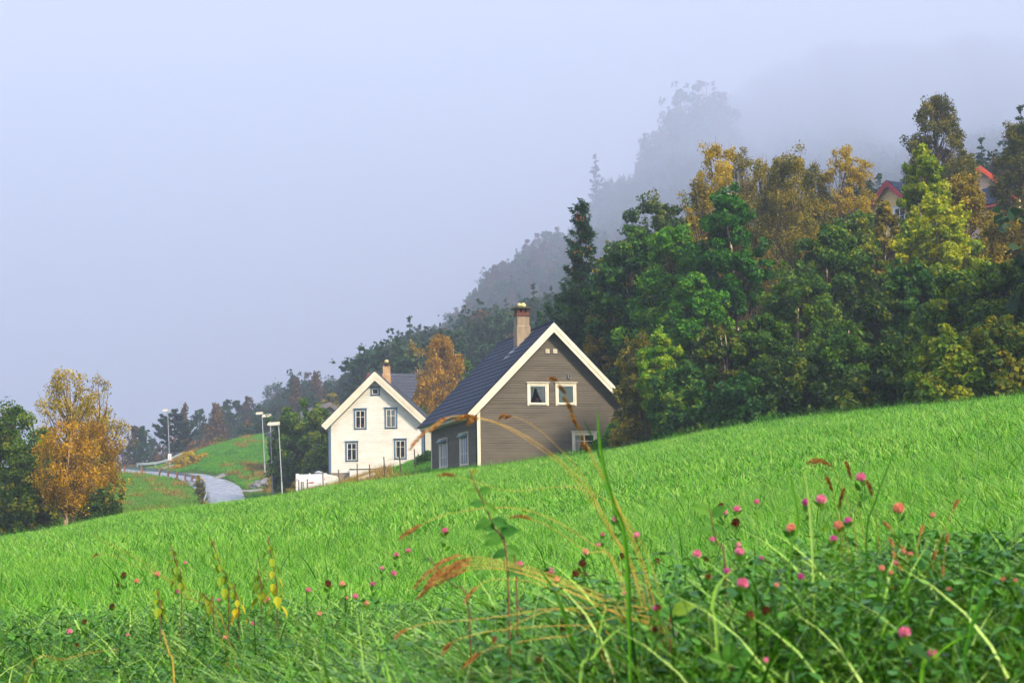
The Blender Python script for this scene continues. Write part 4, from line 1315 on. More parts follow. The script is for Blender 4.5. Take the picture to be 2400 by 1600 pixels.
# --- near wood on the right (column, top row, distance, half width in columns)
W_ = 'trees of the wood on the right'
T3 = [
 ('broadleaf_tree', 1548, 470, 140, 100, 'round', 'dark', 'bark_dark', 15000, 'tall dark green maple-like crown just right of the spruce', dict(tint=.55)),
 ('broadleaf_tree', 1470, 570, 134, 75, 'round', 'dark', 'bark_dark', 12000, 'dark crown squeezed between the spruce and the green maple', dict(tint=.55)),
 ('broadleaf_tree', 1425, 610, 124, 48, 'round', 'dark', 'bark_dark', 10000, 'olive-tipped dark tree overlapping the lower spruce behind the house roof', dict(tint=.68, base=.1)),
 ('broadleaf_tree', 1495, 560, 120, 92, 'round', 'deep', 'bark_dark', 16000, 'deep blue-green maple at the wood edge right of the house gable', dict(leaf=(.24, .17), tint=.55)),
 ('rowan', 1580, 540, 116, 88, 'tall', 'bright', 'bark_birch', 14000, 'bright green ash-like tree in front of the golden birches', dict(leaf=(.24, .12), tint=.30)),
 ('birch', 1690, 340, 148, 78, 'tall', 'gold', 'bark_birch', 15000, 'golden birch rising highest behind the bright green rowan', dict(leaf=(.13, .09), hang=.18, tint=.42, bare=1, ncl=60)),
 ('birch', 1752, 345, 152, 55, 'tall', 'olive', 'bark_birch', 8000, 'thin-topped brownish birch beside the golden birch', dict(leaf=(.13, .09), hang=.2, tint=.6, bare=2)),
 ('birch', 1650, 425, 142, 70, 'tall', 'gold', 'bark_birch', 11000, 'low golden birch left of the pointed green rowan', dict(leaf=(.14, .10), hang=.18, tint=.30)),
 ('rowan', 1722, 462, 112, 72, 'tall', 'bright', 'bark_birch', 15000, 'bright green rowan with a bare pale trunk in the middle of the wood', dict(leaf=(.20, .11), tint=.12, base=.46)),
 ('rowan', 1635, 650, 108, 80, 'round', 'bright', 'bark_dark', 15000, 'broad leafy green tree low in front of the pale rowan trunk', dict(leaf=(.22, .13), tint=.25, base=.12)),
 ('birch', 1862, 362, 142, 88, 'tall', 'olive', 'bark_dark', 18000, 'large olive-brown birch in the middle of the wood', dict(leaf=(.14, .10), hang=.22, tint=.42, base=.16, ncl=95)),
 ('birch', 1800, 372, 150, 48, 'tall', 'olive', 'bark_dark', 7000, 'narrow brown birch top left of the large olive birch', dict(leaf=(.13, .09), hang=.2, tint=.5)),
 ('birch', 1920, 385, 150, 55, 'tall', 'olive', 'bark_dark', 8000, 'olive birch top right of the large olive birch', dict(leaf=(.13, .09), hang=.2, tint=.4)),
 ('birch', 1995, 345, 150, 82, 'tall', 'olive', 'bark_birch', 8500, 'sparse see-through birch with yellow leaf tips', dict(leaf=(.13, .09), hang=.1, tint=.85, bare=3, ncl=70, rc=(.10, .20))),
 ('broadleaf_tree', 1950, 530, 116, 90, 'tall', 'green', 'bark_birch', 15000, 'green tree with slanting pale stem below the sparse birch', dict(tint=.50, base=.15)),
 ('broadleaf_tree', 2025, 500, 126, 60, 'tall', 'green', 'bark_birch', 13000, 'yellowish green tree beneath the red gabled house', dict(tint=.62, base=.15)),
 ('broadleaf_tree', 2092, 478, 128, 58, 'tall', 'olive', 'bark_birch', 10000, 'brownish tree between the red gabled house and lime tree', dict(tint=.5, base=.12, bare=1)),
 ('birch', 2220, 224, 162, 68, 'tall', 'olive', 'bark_dark', 16000, 'tallest dark birch standing above everything in the wood', dict(leaf=(.15, .10), hang=.15, tint=.22, base=.2)),
 ('rowan', 2188, 345, 118, 60, 'tall', 'lime', 'bark_birch', 17000, 'glowing lime yellow rowan at the top of the wood', dict(leaf=(.22, .11), tint=.40, base=.18, bare=1)),
 ('rowan', 2210, 460, 112, 85, 'tall', 'lime', 'bark_birch', 13000, 'lime and gold tree with several pale stems in front of the glowing rowan', dict(leaf=(.19, .11), tint=.48, base=.15, bare=2, multi=3)),
 ('birch', 2275, 412, 130, 75, 'tall', 'gold', 'bark_birch', 17000, 'golden birch below the orange gable peak', dict(leaf=(.15, .10), hang=.15, tint=.22, base=.14, bare=1)),
 ('birch', 2365, 520, 122, 80, 'tall', 'gold', 'bark_birch', 15000, 'olive-gold birch hiding the foot of the peach house', dict(leaf=(.15, .10), hang=.15, tint=.15, base=.12, bare=1)),
 ('birch', 2420, 290, 150, 65, 'tall', 'olive', 'bark_dark', 14000, 'dark birch cut by the right edge of the picture', dict(leaf=(.15, .10), hang=.15, tint=.25, base=.2)),
 ('birch', 2120, 570, 140, 70, 'round', 'gold', 'bark_birch', 12000, 'golden brown tree filling the gap left of the lime rowan', dict(leaf=(.15, .10), hang=.1, tint=.1)),
 # lower storey
 ('birch', 1492, 800, 110, 42, 'tall', 'olive', 'bark_dark', 12000, 'rust-tinged small tree leaning on the right corner of the brown house', dict(leaf=(.11, .08), hang=.1, tint=.45, base=.06, multi=3)),
 ('birch', 1405, 740, 120, 42, 'round', 'gold', 'bark_dark', 5000, 'small golden-brown tree behind the right roof slope of the brown house', dict(leaf=(.13, .09), tint=.15, base=.1)),
 ('hazel', 1510, 800, 104, 62, 'tall', 'olive', 'bark_rust' if False else 'bark_dark', 12000, 'olive thicket with many thin orange stems at the wood edge', dict(leaf=(.12, .08), tint=.35, base=.08, multi=5, bare=1)),
 ('rowan', 1545, 790, 100, 50, 'round', 'bright', 'bark_dark', 5200, 'yellow-green young rowan low at the wood edge', dict(leaf=(.20, .10), tint=.75, base=.25)),
 ('alder', 1600, 850, 98, 75, 'bush', 'deep', 'bark_dark', 12000, 'dark green alder bush at the foot of the wood, nearest the house', dict(tint=.5, base=.02, multi=3)),
 ('alder', 1695, 780, 100, 80, 'round', 'dark', 'bark_birch', 14000, 'dark alder with leaning pale stems below the bright rowan', dict(tint=.5, base=.10, multi=3)),
 ('alder', 1800, 745, 96, 66, 'round', 'green', 'bark_birch', 14000, 'green alder with fine leaves in the middle of the lower wood', dict(leaf=(.15, .11), tint=.55, base=.10, multi=3)),
 ('alder', 1880, 640, 102, 85, 'tall', 'green', 'bark_birch', 14000, 'tall green alder with a pale stem below the olive birches', dict(leaf=(.16, .11), tint=.48, base=.12)),
 ('alder', 1860, 830, 92, 85, 'bush', 'dark', 'bark_dark', 13000, 'round dark bush at the field edge below the tall alder', dict(leaf=(.16, .12), tint=.45, base=.02, multi=3)),
 ('alder', 1975, 770, 92, 80, 'bush', 'green', 'bark_birch', 13000, 'mid-green bush at the field edge right of the round dark bush', dict(leaf=(.16, .12), tint=.40, base=.03, multi=3)),
 ('alder', 2060, 690, 98, 80, 'round', 'dark', 'bark_dark', 14000, 'dark rounded alder below the golden brown tree', dict(leaf=(.17, .12), tint=.45, base=.08, multi=2)),
 ('alder', 2150, 625, 98, 82, 'round', 'deep', 'bark_dark', 15000, 'deep green rounded alder at the foot of the lime tree', dict(leaf=(.19, .14), tint=.45, base=.08)),
 ('alder', 2260, 640, 92, 90, 'round', 'green', 'bark_dark', 15000, 'green alder with yellowing tips below the golden birch', dict(leaf=(.19, .14), tint=.62, base=.08)),
 ('alder', 2370, 625, 90, 90, 'round', 'green', 'bark_dark', 15000, 'green alder filling the right edge below the gold birch', dict(leaf=(.19, .14), tint=.60, base=.08)),
 ('hazel', 2110, 800, 84, 80, 'bush', 'dark', 'bark_dark', 12000, 'dark hazel at the field edge below the deep green alder', dict(leaf=(.19, .14), tint=.5, base=.02, multi=3)),
 ('hazel', 2230, 790, 80, 85, 'bush', 'green', 'bark_dark', 12000, 'hazel with yellow-tipped leaves at the field edge, middle right', dict(leaf=(.19, .14), tint=.70, base=.02, multi=3)),
 ('hazel', 2350, 760, 80, 85, 'bush', 'dark', 'bark_dark', 12000, 'dark hazel at the field edge by the right side of the picture', dict(leaf=(.19, .14), tint=.6, base=.02, multi=3)),
 ('hazel', 1745, 890, 92, 75, 'bush', 'deep', 'bark_dark', 11000, 'low dark bush at the field edge below the pale-stemmed alder', dict(tint=.4, base=.02, multi=3)),
 ('hazel', 2020, 880, 84, 65, 'bush', 'dark', 'bark_dark', 9000, 'lowest dark bush tucked at the field edge, centre right', dict(tint=.4, base=.02, multi=3)),
]
for nm, px, top, d, hw, kind, fol, bk, nl, lab, kw in T3:
    if nl > 0: tree(nm, px, top, d, hw * 1.18, kind, fol, bk, int(nl * 2.1), lab, 'tree', W_, **kw)
tree('shrub', 1446, 990, 108, 42, 'bush', 'bright', 'bark_dark', 9000, 'leafy green shrub against the low window of the brown house', 'shrub', base=.02, multi=3, leaf=(.12, .09), tint=.2)
tree('shrub', 1478, 975, 104, 55, 'bush', 'olive', 'bark_dark', 9000, 'rusty brown shrub beside the green one at the right corner of the brown house', 'shrub', base=.02, multi=3, leaf=(.11, .08), tint=.55)
tree('shrub', 1396, 1036, 108, 17, 'bush', 'green', 'bark_dark', 4000, 'small shrub covering the lower half of the ground-floor window', 'shrub', base=.02, multi=2, leaf=(.12, .09), tint=.5)

# --- left group
tree('broadleaf_tree', 30, 955, 118, 125, 'round', 'green', 'bark_dark', 24000, 'green-olive broadleaf tree cut by the left edge of the picture', base=.03, leaf=(.15, .11), tint=.60, ctint=.2)
tree('broadleaf_tree', -35, 985, 116, 80, 'round', 'dark', 'bark_dark', 14000, 'dark tree mostly outside the left edge', base=.05, leaf=(.15, .11), tint=.5)
tree('broadleaf_tree', 70, 1050, 112, 85, 'bush', 'dark', 'bark_dark', 14000, 'dark green lower tree left of the pale birch trunk', base=.03, leaf=(.15, .11), tint=.45, multi=2)
tree('birch', 150, 866, 120, 88, 'tall', 'gold', 'bark_birch_gold', 11500, 'tall golden birch at the left, standing highest against the sky', hang=.12, leaf=(.11, .075), base=.20, tint=.40, ncl=95, bare=1)
tree('birch', 215, 885, 124, 78, 'tall', 'gold', 'bark_birch_gold', 6500, 'airy golden birch with see-through branches reaching right', hang=.1, leaf=(.11, .075), base=.25, tint=.45, lean=(.3, 0), bare=3, rc=(.14, .24), ncl=60)
tree('birch', 152, 985, 106, 84, 'tall', 'amber', 'bark_birch_gold', 9500, 'amber birch with a slender pale trunk rising from the field edge', hang=.15, leaf=(.10, .07), base=.30, tint=.25, bare=3, ncl=80, trunk_r=.12)
tree('birch', 210, 990, 116, 85, 'tall', 'amber', 'bark_birch_gold', 13000, 'low amber birch at the right of the golden group', hang=.15, leaf=(.11, .08), base=.12, tint=.10, bare=1)
tree('shrub', 225, 1150, 112, 55, 'bush', 'dark', 'bark_dark', 6000, 'dark shrub in the shade at the foot of the golden birches', 'shrub', base=.02, tint=.5, multi=2)

# --- by the road and the white house
tree('broadleaf_tree', 712, 938, 186, 80, 'round', 'green', 'bark_dark', 24000, 'big dark rounded bush-like tree left of the white house', base=.02, leaf=(.22, .16), tint=.42, ctint=.16, multi=2)
tree('broadleaf_tree', 748, 960, 182, 50, 'round', 'green', 'bark_dark', 11000, 'yellow-green tree right of the big dark one, against the white house wall', base=.02, leaf=(.22, .16), tint=.60, multi=2)
tree('shrub', 735, 1060, 176, 38, 'bush', 'green', 'bark_dark', 6000, 'speckled green shrub behind the caravan', 'shrub', base=.02, leaf=(.16, .12), tint=.5, multi=2)
tree('broadleaf_tree', 662, 985, 190, 45, 'round', 'dark', 'bark_dark', 10000, 'dark left shoulder of the bushes behind the street lamps', base=.02, leaf=(.22, .16), tint=.5, multi=2)
tree('birch', 1032, 785, 205, 66, 'tall', 'amber', 'bark_birch', 16000, 'golden-brown birch between the white and the brown house', base=.10, leaf=(.19, .13), hang=.3, tint=.22, bare=1)
tree('birch', 995, 880, 200, 36, 'tall', 'amber', 'bark_birch', 8000, 'low brown birch beside the teal dormer', base=.05, leaf=(.19, .13), hang=.3, tint=.1)
tree('broadleaf_tree', 1085, 850, 208, 42, 'round', 'green', 'bark_dark', 9000, 'green tree between the golden-brown birch and the blue roof', base=.05, leaf=(.19, .13), tint=.55)
tree('birch', 965, 805, 285, 26, 'tall', 'olive', 'bark_birch', 6000, 'faded yellow birch above the slate roof', base=.1, leaf=(.26, .18), tint=.6)
tree('shrub', 998, 1062, 142, 26, 'bush', 'green', 'bark_dark', 5000, 'small green shrub at the top of the bank beside the white house', 'shrub', base=.02, leaf=(.12, .09), tint=.3, multi=2)
tree('broadleaf_tree', 985, 960, 192, 34, 'round', 'dark', 'bark_dark', 7000, 'dark tree behind the right corner of the white house', base=.05, leaf=(.2, .14), tint=.4)

for i, (px, top, d, hw, lab) in enumerate(((464, 1134, 205, 12, 'small brown-green shrub at the sharp bend of the road'), (463, 1118, 219, 13, 'orange-leaved shrub where the guardrail turns'),
        (472, 1156, 192, 12, 'golden-brown shrub beside the end of the guardrail'), (472, 1176, 180, 12, 'low rusty shrub at the near end of the guardrail'))):
    tree('shrub', px, top, d, hw, 'bush', 'gold' if i % 2 else 'olive', 'bark_dark', 3000, lab, 'shrub', base=.02, leaf=(.16, .11), tint=.35, multi=2, ncl=22)
for i, (px, top, d, hw, lab) in enumerate(((442, 1062, 258, 26, 'golden dry brush in front of the upper bend of the road'), (420, 1078, 254, 14, 'yellow brush beside the foot of the lone lamp'), (470, 1082, 262, 22, 'tawny brush at the left foot of the green knoll'))):
    tree('shrub', px, top, d, hw, 'bush', 'gold', 'bark_dark', 4000, lab, 'shrub', base=.02, leaf=(.30, .08), tint=.6, multi=3, ncl=24)
for i, (px, top, d, hw, lab) in enumerate(((640, 1120, 200, 26, 'low weedy brush at the foot of the middle lamp'), (684, 1135, 172, 20, 'rusty dry brush left of the caravan'))):
    tree('shrub', px, top, d, hw, 'bush', 'olive', 'bark_dark', 2500, lab, 'shrub', base=.02, leaf=(.25, .08), tint=.6, multi=3, ncl=20)

# --- far trees round the bend of the road
g = gcol(405, 330); H = at(402, 960, 330).z - g.z
put_tree('pine', g, conifer_meshes(21, H, 2.9, 'pine', 'bark_red', 15, 70, droop=.10, curve=.15, start=.34, per=6, sparse=True, size=(.55, .20), up_tip=.4, trunk_r=.24),
         'open-crowned pine with a reddish trunk behind the lone street lamp', 'pine')
FT = [
 ('spruce', 328, 1000, 360, 30, 'haze_green', 'hazy green spruce left of the pine'),
 ('birch', 312, 998, 372, 32, 'haze_brown', 'hazy brown birch behind the green spruce'),
 ('birch', 428, 948, 380, 17, 'rust', 'slender pinkish birch top right of the pine'),
 ('birch', 432, 1000, 350, 24, 'rust', 'rust-brown birch just right of the pine'),
 ('broadleaf_tree', 463, 960, 400, 26, 'haze_green', 'grey-green wispy tree between the two rust birches'),
 ('birch', 503, 948, 380, 30, 'rust', 'broad rust-red birch above the green knoll'),
 ('broadleaf_tree', 530, 938, 430, 24, 'haze_green', 'grey-green tree right of the rust-red birch'),
 ('broadleaf_tree', 552, 940, 440, 22, 'haze_green', 'second grey-green tree right of the rust-red birch'),
 ('birch', 576, 930, 440, 20, 'haze_brown', 'brownish birch top above the knoll'),
 ('birch', 577, 990, 345, 18, 'rust', 'small orange birch on the knoll edge left of the lamps'),
 ('broadleaf_tree', 605, 950, 420, 34, 'haze_green', 'hazy tree behind the lamp heads'),
 ('broadleaf_tree', 640, 900, 620, 40, 'haze_green', 'pale ghostly tree standing out in the mist above the lamps'),
 ('broadleaf_tree', 650, 935, 430, 32, 'haze_green', 'green tree right of the lamp heads, at the foot of the ghostly tree'),
 ('birch', 690, 885, 400, 22, 'haze_brown', 'tall drooping birch above the dark bush'),
 ('birch', 738, 873, 420, 24, 'haze_brown', 'pointed birch highest above the dark bush'),
 ('broadleaf_tree', 725, 925, 380, 34, 'haze_green', 'green tree below the pointed birch'),
 ('broadleaf_tree', 763, 895, 440, 20, 'haze_green', 'small hazy tree right of the pointed birch'),
 ('birch', 795, 895, 420, 26, 'haze_brown', 'bare-twigged tree left of the white house roof'),
 ('broadleaf_tree', 770, 925, 330, 30, 'olive', 'yellow-green bush above the grey barn roof'),
 ('birch', 840, 858, 400, 30, 'haze_brown', 'brown hazy tree behind the left roof slope of the white house'),
 ('broadleaf_tree', 590, 1000, 340, 40, 'haze_green', 'low hedge-like tree on the knoll behind the lamps'),
 ('broadleaf_tree', 630, 985, 330, 38, 'haze_green', 'low olive tree behind the nearest lamp'),
 ('broadleaf_tree', 372, 1048, 380, 30, 'haze_brown', 'low brown thicket below the pine'),
 ('broadleaf_tree', 280, 1045, 400, 28, 'haze_brown', 'misty thicket beside the golden birches'),
 ('broadleaf_tree', 250, 1060, 380, 26, 'haze_green', 'misty green thicket behind the golden birches'),
 ('broadleaf_tree', 355, 1030, 430, 28, 'haze_green', 'misty thicket between spruce and pine'),
 ('shrub', 452, 1060, 318, 24, 'haze_green', 'low olive bush at the knoll foot right of the pine'),
 ('shrub', 480, 1040, 318, 26, 'rust', 'rusty bush on the knoll edge'),
 ('shrub', 512, 1030, 320, 20, 'olive', 'yellowish bush on the knoll edge under the rust-red birch'),
]
for i, (nm, px, top, d, hw, fol, lab) in enumerate(FT):
    kind = 'birch' if nm == 'birch' else ('cone' if nm == 'spruce' else ('bush' if nm == 'shrub' else 'round'))
    tree(nm, px, top, d, hw, kind, fol, 'bark_dark', 2600, lab, 'shrub' if nm == 'shrub' else 'tree', 'hazy trees beyond the road', base=.1 if nm != 'shrub' else .02,
         leaf=(.42, .28), ncl=44, rc=(.18, .34), tint=.4, hang=.2 if nm == 'birch' else 0, bare=1)

# --- trees on the misty hillside: prototypes, copied one by one
HP = []
for i, (kind, fol, R, lf) in enumerate((('round', 'haze_green', 4.0, .7), ('round', 'haze_green', 3.4, .6), ('tall', 'haze_brown', 3.0, .5), ('birch', 'haze_brown', 3.2, .5),
                                        ('round', 'haze_green', 4.4, .75), ('tall', 'haze_green', 2.8, .55))):
    HP.append((tree_meshes(900 + i, 12, R, kind, LM[fol], M['bark_dark'], 2200, leaf=(lf * .9, lf * .65), base=.05, ncl=44, rc=(.18, .34), tint=.4), 12))
for i in range(2):
    HP.append((conifer_meshes(950 + i, 16, 2.9, 'haze_green', 'bark_dark', 15, 12, droop=.3, per=5, size=(.9, .30), trunk_r=.2), 16))
rr = random.Random(77)
names = ['broadleaf_tree'] * 2 + ['birch'] * 2 + ['broadleaf_tree'] * 2 + ['spruce'] * 2
kinds = ['rounded grey-green', 'small rounded grey-green', 'tall brownish', 'slender brown', 'wide grey-green', 'narrow green', 'dark conifer-shaped', 'dark conifer-shaped']
def hill_tree(px, top, d, k, where, hscale=None):
    g = gcol(px, d)
    (tr_, cr_), h0 = HP[k]
    if top is not None:
        H = max(3.0, at(px, top, d).z - g.z)
    else: H = h0 * hscale
    root = empty(names[k], g - Vector((0, 0, .3)), rr.uniform(0, 6.28))
    s = H / h0
    w = s * rr.uniform(.85, 1.15)
    root.scale = (w, w, s)
    link('trunk', tr_, root); link('crown', cr_, root)
    tag(root, f'{kinds[k]} tree {where}', 'tree', 'trees on the misty hillside')
# those that stand on the skyline, one after another up the slope
SKY = [(815,872,470,4),(850,850,500,1),(875,838,490,0),(903,820,520,0),(925,806,500,4),(948,790,520,0),(975,776,540,4),(1003,776,560,0),(1020,790,520,1),
       (1050,760,600,5),(1072,742,640,2),(1095,700,660,2),(1117,682,700,0),(1140,672,700,1),(1152,640,730,2),(1160,618,760,3),(1183,610,780,2),(1205,640,800,1),
       (1222,592,820,0),(1240,560,860,2),(1262,545,900,2),(1285,540,930,4),(1310,530,960,2),(1335,550,1000,0),(1440,450,1180,4),(1462,420,1220,1),
       (1405,356,1150,6),(1430,425,1200,0),(1500,386,1300,6),(1520,400,1350,0),(1480,430,1250,1),(1532,370,1400,2),(1548,340,1420,4),(1560,300,1480,3),(1580,270,1520,0),(1600,235,1560,6),
       (1618,210,1600,0),(1640,195,1640,6),(1665,190,1700,2),(1690,185,1760,6),(1525,310,1450,3),(1370,500,1080,0),(1395,480,1110,4)]
SKY += [(1470+i*13, 405-i*11+((i*37)%5)*9, 1300+i*24, (6,7,6,2,7)[i%5]) for i in range(20)]
for px, top, d, k in SKY:
    d *= far_scale(px) 
    band = 'low on the skyline beside the slate roof' if px < 950 else 'on the skyline above the blue roof' if px < 1080 else 'on the skyline left of the chimney' if px < 1215 else 'on the skyline left of the spruce' if px < 1340 else 'fading into the mist above the spruce' if px < 1520 else 'nearly lost in the mist high on the ridge'
    hill_tree(px, top, d, k, band)
SKYN = len(SKY)
# and the slope below them
for i in range(190):
    px = rr.uniform(790, 1345); d = math.exp(rr.uniform(math.log(255), math.log(900)))
    g = gcol(px, d)
    if not bool(wooded(g.x, g.y)): continue
    if d < 300 and (px < 900 or px > 1100): continue
    hill_tree(px, None, d, rr.choice([0, 0, 1, 2, 3, 4, 4, 5, 6]), 'on the slope above the blue roof' if px > 980 else 'on the slope behind the slate roof', rr.uniform(.65, 1.0))

# the rest of the wooded mountainside reads as one mass: instances of the same crowns on points
proto = bpy.data.collections.new('crown_prototypes')
for i, ((tr_, cr_), h0) in enumerate(HP):
    me = cr_.copy()
    o = bpy.data.objects.new(f'proto_{i}', me)
    proto.objects.link(o)

def scatter(name, coll, P, rot, scl, idx, label_kind='stuff'):
    me = bpy.data.meshes.new(name)
    n = len(P)
    me.vertices.add(n); me.vertices.foreach_set("co", np.asarray(P, np.float32).ravel())
    for nm, ty, arr, fld in (('rot', 'FLOAT_VECTOR', rot, 'vector'), ('scl', 'FLOAT_VECTOR', scl, 'vector'), ('idx', 'INT', idx, 'value')):
        a_ = me.attributes.new(nm, ty, 'POINT')
        a_.data.foreach_set(fld, np.asarray(arr, np.int32 if ty == 'INT' else np.float32).ravel())
    o = link(name, me)
    ng = bpy.data.node_groups.new(name + '_nodes', 'GeometryNodeTree')
    ng.interface.new_socket('Geometry', in_out='INPUT', socket_type='NodeSocketGeometry')
    ng.interface.new_socket('Geometry', in_out='OUTPUT', socket_type='NodeSocketGeometry')
    N = ng.nodes
    gi, go = N.new('NodeGroupInput'), N.new('NodeGroupOutput')
    ci = N.new('GeometryNodeCollectionInfo'); ci.inputs['Collection'].default_value = coll
    ci.inputs['Separate Children'].default_value = True; ci.inputs['Reset Children'].default_value = True
    ip = N.new('GeometryNodeInstanceOnPoints'); ip.inputs['Pick Instance'].default_value = True
    mp = N.new('GeometryNodeMeshToPoints')
    def na(nm, ty):
        q = N.new('GeometryNodeInputNamedAttribute'); q.data_type = ty; q.inputs['Name'].default_value = nm
        return q.outputs['Attribute']
    ng.links.new(gi.outputs[0], mp.inputs['Mesh']); ng.links.new(mp.outputs[0], ip.inputs['Points'])
    ng.links.new(ci.outputs[0], ip.inputs['Instance'])
    ng.links.new(na('idx', 'INT'), ip.inputs['Instance Index'])
    ng.links.new(na('rot', 'FLOAT_VECTOR'), ip.inputs['Rotation'])
    ng.links.new(na('scl', 'FLOAT_VECTOR'), ip.inputs['Scale'])
    ng.links.new(ip.outputs[0], go.inputs[0])
    md = o.modifiers.new('scatter', 'NODES'); md.node_group = ng
    return tag(o, kind=label_kind)

rng = np.random.default_rng(5)
n = 80000
dd = np.sqrt(rng.uniform(120 ** 2, 7600 ** 2, n))
cc = rng.uniform(180, 3000, n)
xx = (cc - 1200) / F_PX * dd; yy = dd
ok = wooded(xx, yy) & ~((cc < 900) & (dd < 430)) & (dd > np.interp(cc, [1100, 1500, 2000, 2400], [300, 170, 200, 215]))
ok &= ~((cc > 790) & (cc < 1345) & (dd < 700) & (rng.uniform(size=n) < .35))
slope_side = np.interp(dd, [300, 780, 1450, 3600, 7600], [260, 560, 1080, 1500, 1700])
ok &= cc > slope_side - 40
ok &= (dd > 800) | (rng.uniform(size=n) < .9)
xx, yy, dd, cc = xx[ok], yy[ok], dd[ok], cc[ok]
# more of them close by, where gaps would show
n2 = 2600
d2 = rng.uniform(170, 800, n2); c2 = rng.uniform(1050, 2900, n2)
ok2 = d2 > np.interp(c2, [1100, 1500, 2000, 2400], [300, 170, 200, 215])
x2, y2 = ((c2 - 1200) / F_PX * d2)[ok2], d2[ok2]
c3 = rng.uniform(2560, 3700, 420); d3 = rng.uniform(82, 230, 420)       # the wood goes on past the picture's right edge
x3, y3 = (c3 - 1200) / F_PX * d3, d3
xx, yy = np.concatenate([xx, x2, x3]), np.concatenate([yy, y2, y3])
n = len(xx)
zz = gz(xx, yy) - .5
s = rng.uniform(.6, 1.15, n) * np.interp(yy, [200, 700, 7600], [.62, .9, 3.0])
scatter('forest', proto, np.stack([xx, yy, zz], 1), np.stack([np.zeros(n), np.zeros(n), rng.uniform(0, 6.28, n)], 1),
        np.stack([s * 1.1, s * 1.1, s * rng.uniform(.85, 1.15, n)], 1), rng.choice([0, 0, 1, 2, 3, 4, 4, 5, 6, 7], n))

# ------------------------------------------------------------------ haze
m = bpy.data.materials.new('haze'); m.use_nodes = True
nt = m.node_tree; nt.nodes.clear()
ou = nt.nodes.new("ShaderNodeOutputMaterial")
pv_ = nt.nodes.new("ShaderNodeVolumePrincipled")
pv_.inputs['Color'].default_value = (.48, .555, .735, 1)
pv_.inputs['Density'].default_value = HAZE_D if 'HAZE_D' in globals() else .0006
nt.links.new(pv_.outputs[0], ou.inputs['Volume'])
zmax = float(Z.max()) + 40; zmin = float(Z.min()) - 1
mb = MB(); mb.box(-9100, 9100, -9100, 9100, zmin, zmax)
hz = mb.build('haze', m)
tag(hz, kind='stuff')

# ------------------------------------------------------------------ grass
GM = {
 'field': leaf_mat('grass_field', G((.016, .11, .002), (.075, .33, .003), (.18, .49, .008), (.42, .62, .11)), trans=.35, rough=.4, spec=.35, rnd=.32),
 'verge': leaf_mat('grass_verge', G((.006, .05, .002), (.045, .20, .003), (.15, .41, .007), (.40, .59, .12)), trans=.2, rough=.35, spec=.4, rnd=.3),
 'dry': leaf_mat('grass_dry', G((.10, .05, .006), (.26, .15, .012), (.46, .29, .04), (.56, .42, .12)), trans=.3, rnd=.2),
 'meadow': leaf_mat('grass_meadow', G((.05, .17, .006), (.11, .27, .008), (.20, .33, .015), (.34, .34, .04)), trans=.3, rnd=.3),
 'clover': leaf_mat('clover_leaf', G((.005, .05, .002), (.026, .13, .003), (.085, .26, .006), (.26, .42, .08)), trans=.2, rough=.4, spec=.35, rnd=.3),
}
def blade_patch(seed, n, size, hgt, wid, curve=(.2, .9), seg=4, tint=(.40, .28), lean=.25, mi=None):
    """n bent tapering blades on a square of the given size."""
    rng = np.random.default_rng(seed)
    bx, by = rng.uniform(-size / 2, size / 2, (2, n))
    az = rng.uniform(0, 2 * np.pi, n); h = rng.uniform(hgt[0], hgt[1], n); w = rng.uniform(*wid, n)
    cv = rng.uniform(*curve, n); ln = rng.uniform(0, lean, n); az2 = az + rng.uniform(-1, 1, n)
    tw = rng.uniform(-1.2, 1.2, n)
    V = []
    for j in range(seg + 1):
        t = j / seg
        out = h * (ln * t + cv * t ** 2.4 * .75)
        z = h * (t - .42 * cv * t ** 2.6)
        cx, cy = bx + np.cos(az) * out, by + np.sin(az) * out
        ww = w * (1 - t ** 1.8) * .5 + .0004
        sa = az + np.pi / 2 + tw * t
        V.append(np.stack([cx - np.cos(sa) * ww, cy - np.sin(sa) * ww, z], 1))
        V.append(np.stack([cx + np.cos(sa) * ww, cy + np.sin(sa) * ww, z], 1))
    V = np.stack(V, 1)                                   # n, 2(seg+1), 3
    k = 2 * (seg + 1)
    base = (np.arange(n) * k)[:, None]
    F = np.concatenate([base + np.array([2 * j, 2 * j + 1, 2 * j + 3, 2 * j + 2]) for j in range(seg)], 0)
    T = rng.normal(tint[0], tint[1], n)
    T = np.concatenate([T + .10 * (j - seg / 2) / seg + (.16 if j == seg - 1 else 0) for j in range(seg)])  # paler tint towards the tip: wet highlights put into the blade colour
    return V.reshape(-1, 3), F, np.clip(T, 0, 1)

def proto_coll(name, items):
    c = bpy.data.collections.new(name)
    for i, me in enumerate(items):
        c.objects.link(bpy.data.objects.new(f'{name}_{i:02d}', me))
    return c

def tilt(x, y, yaw, soften=1.0):
    e = .4
    gx = (gz(x + e, y) - gz(x - e, y)) / (2 * e) * soften
    gy = (gz(x, y + e) - gz(x, y - e)) / (2 * e) * soften
    c, s = np.cos(yaw), np.sin(yaw)
    lx, ly = gx * c + gy * s, -gx * s + gy * c
    return np.stack([np.arctan(ly), -np.arctan(lx), yaw], 1)

def field_far(c):     # crest of the field and a little beyond
    return np.interp(c, [-600, 0, 300, 600, 850, 1000, 1130, 1300, 1480, 1700, 2100, 2400, 3000], [93, 94, 98, 98, 104, 110, 112, 114, 104, 90, 78, 71, 66])
def field_near(c):
    return np.interp(c, [-600, 0, 700, 1300, 1700, 2100, 2400, 3000], [10.5, 10.5, 10, 9, 8, 7.2, 7, 7])

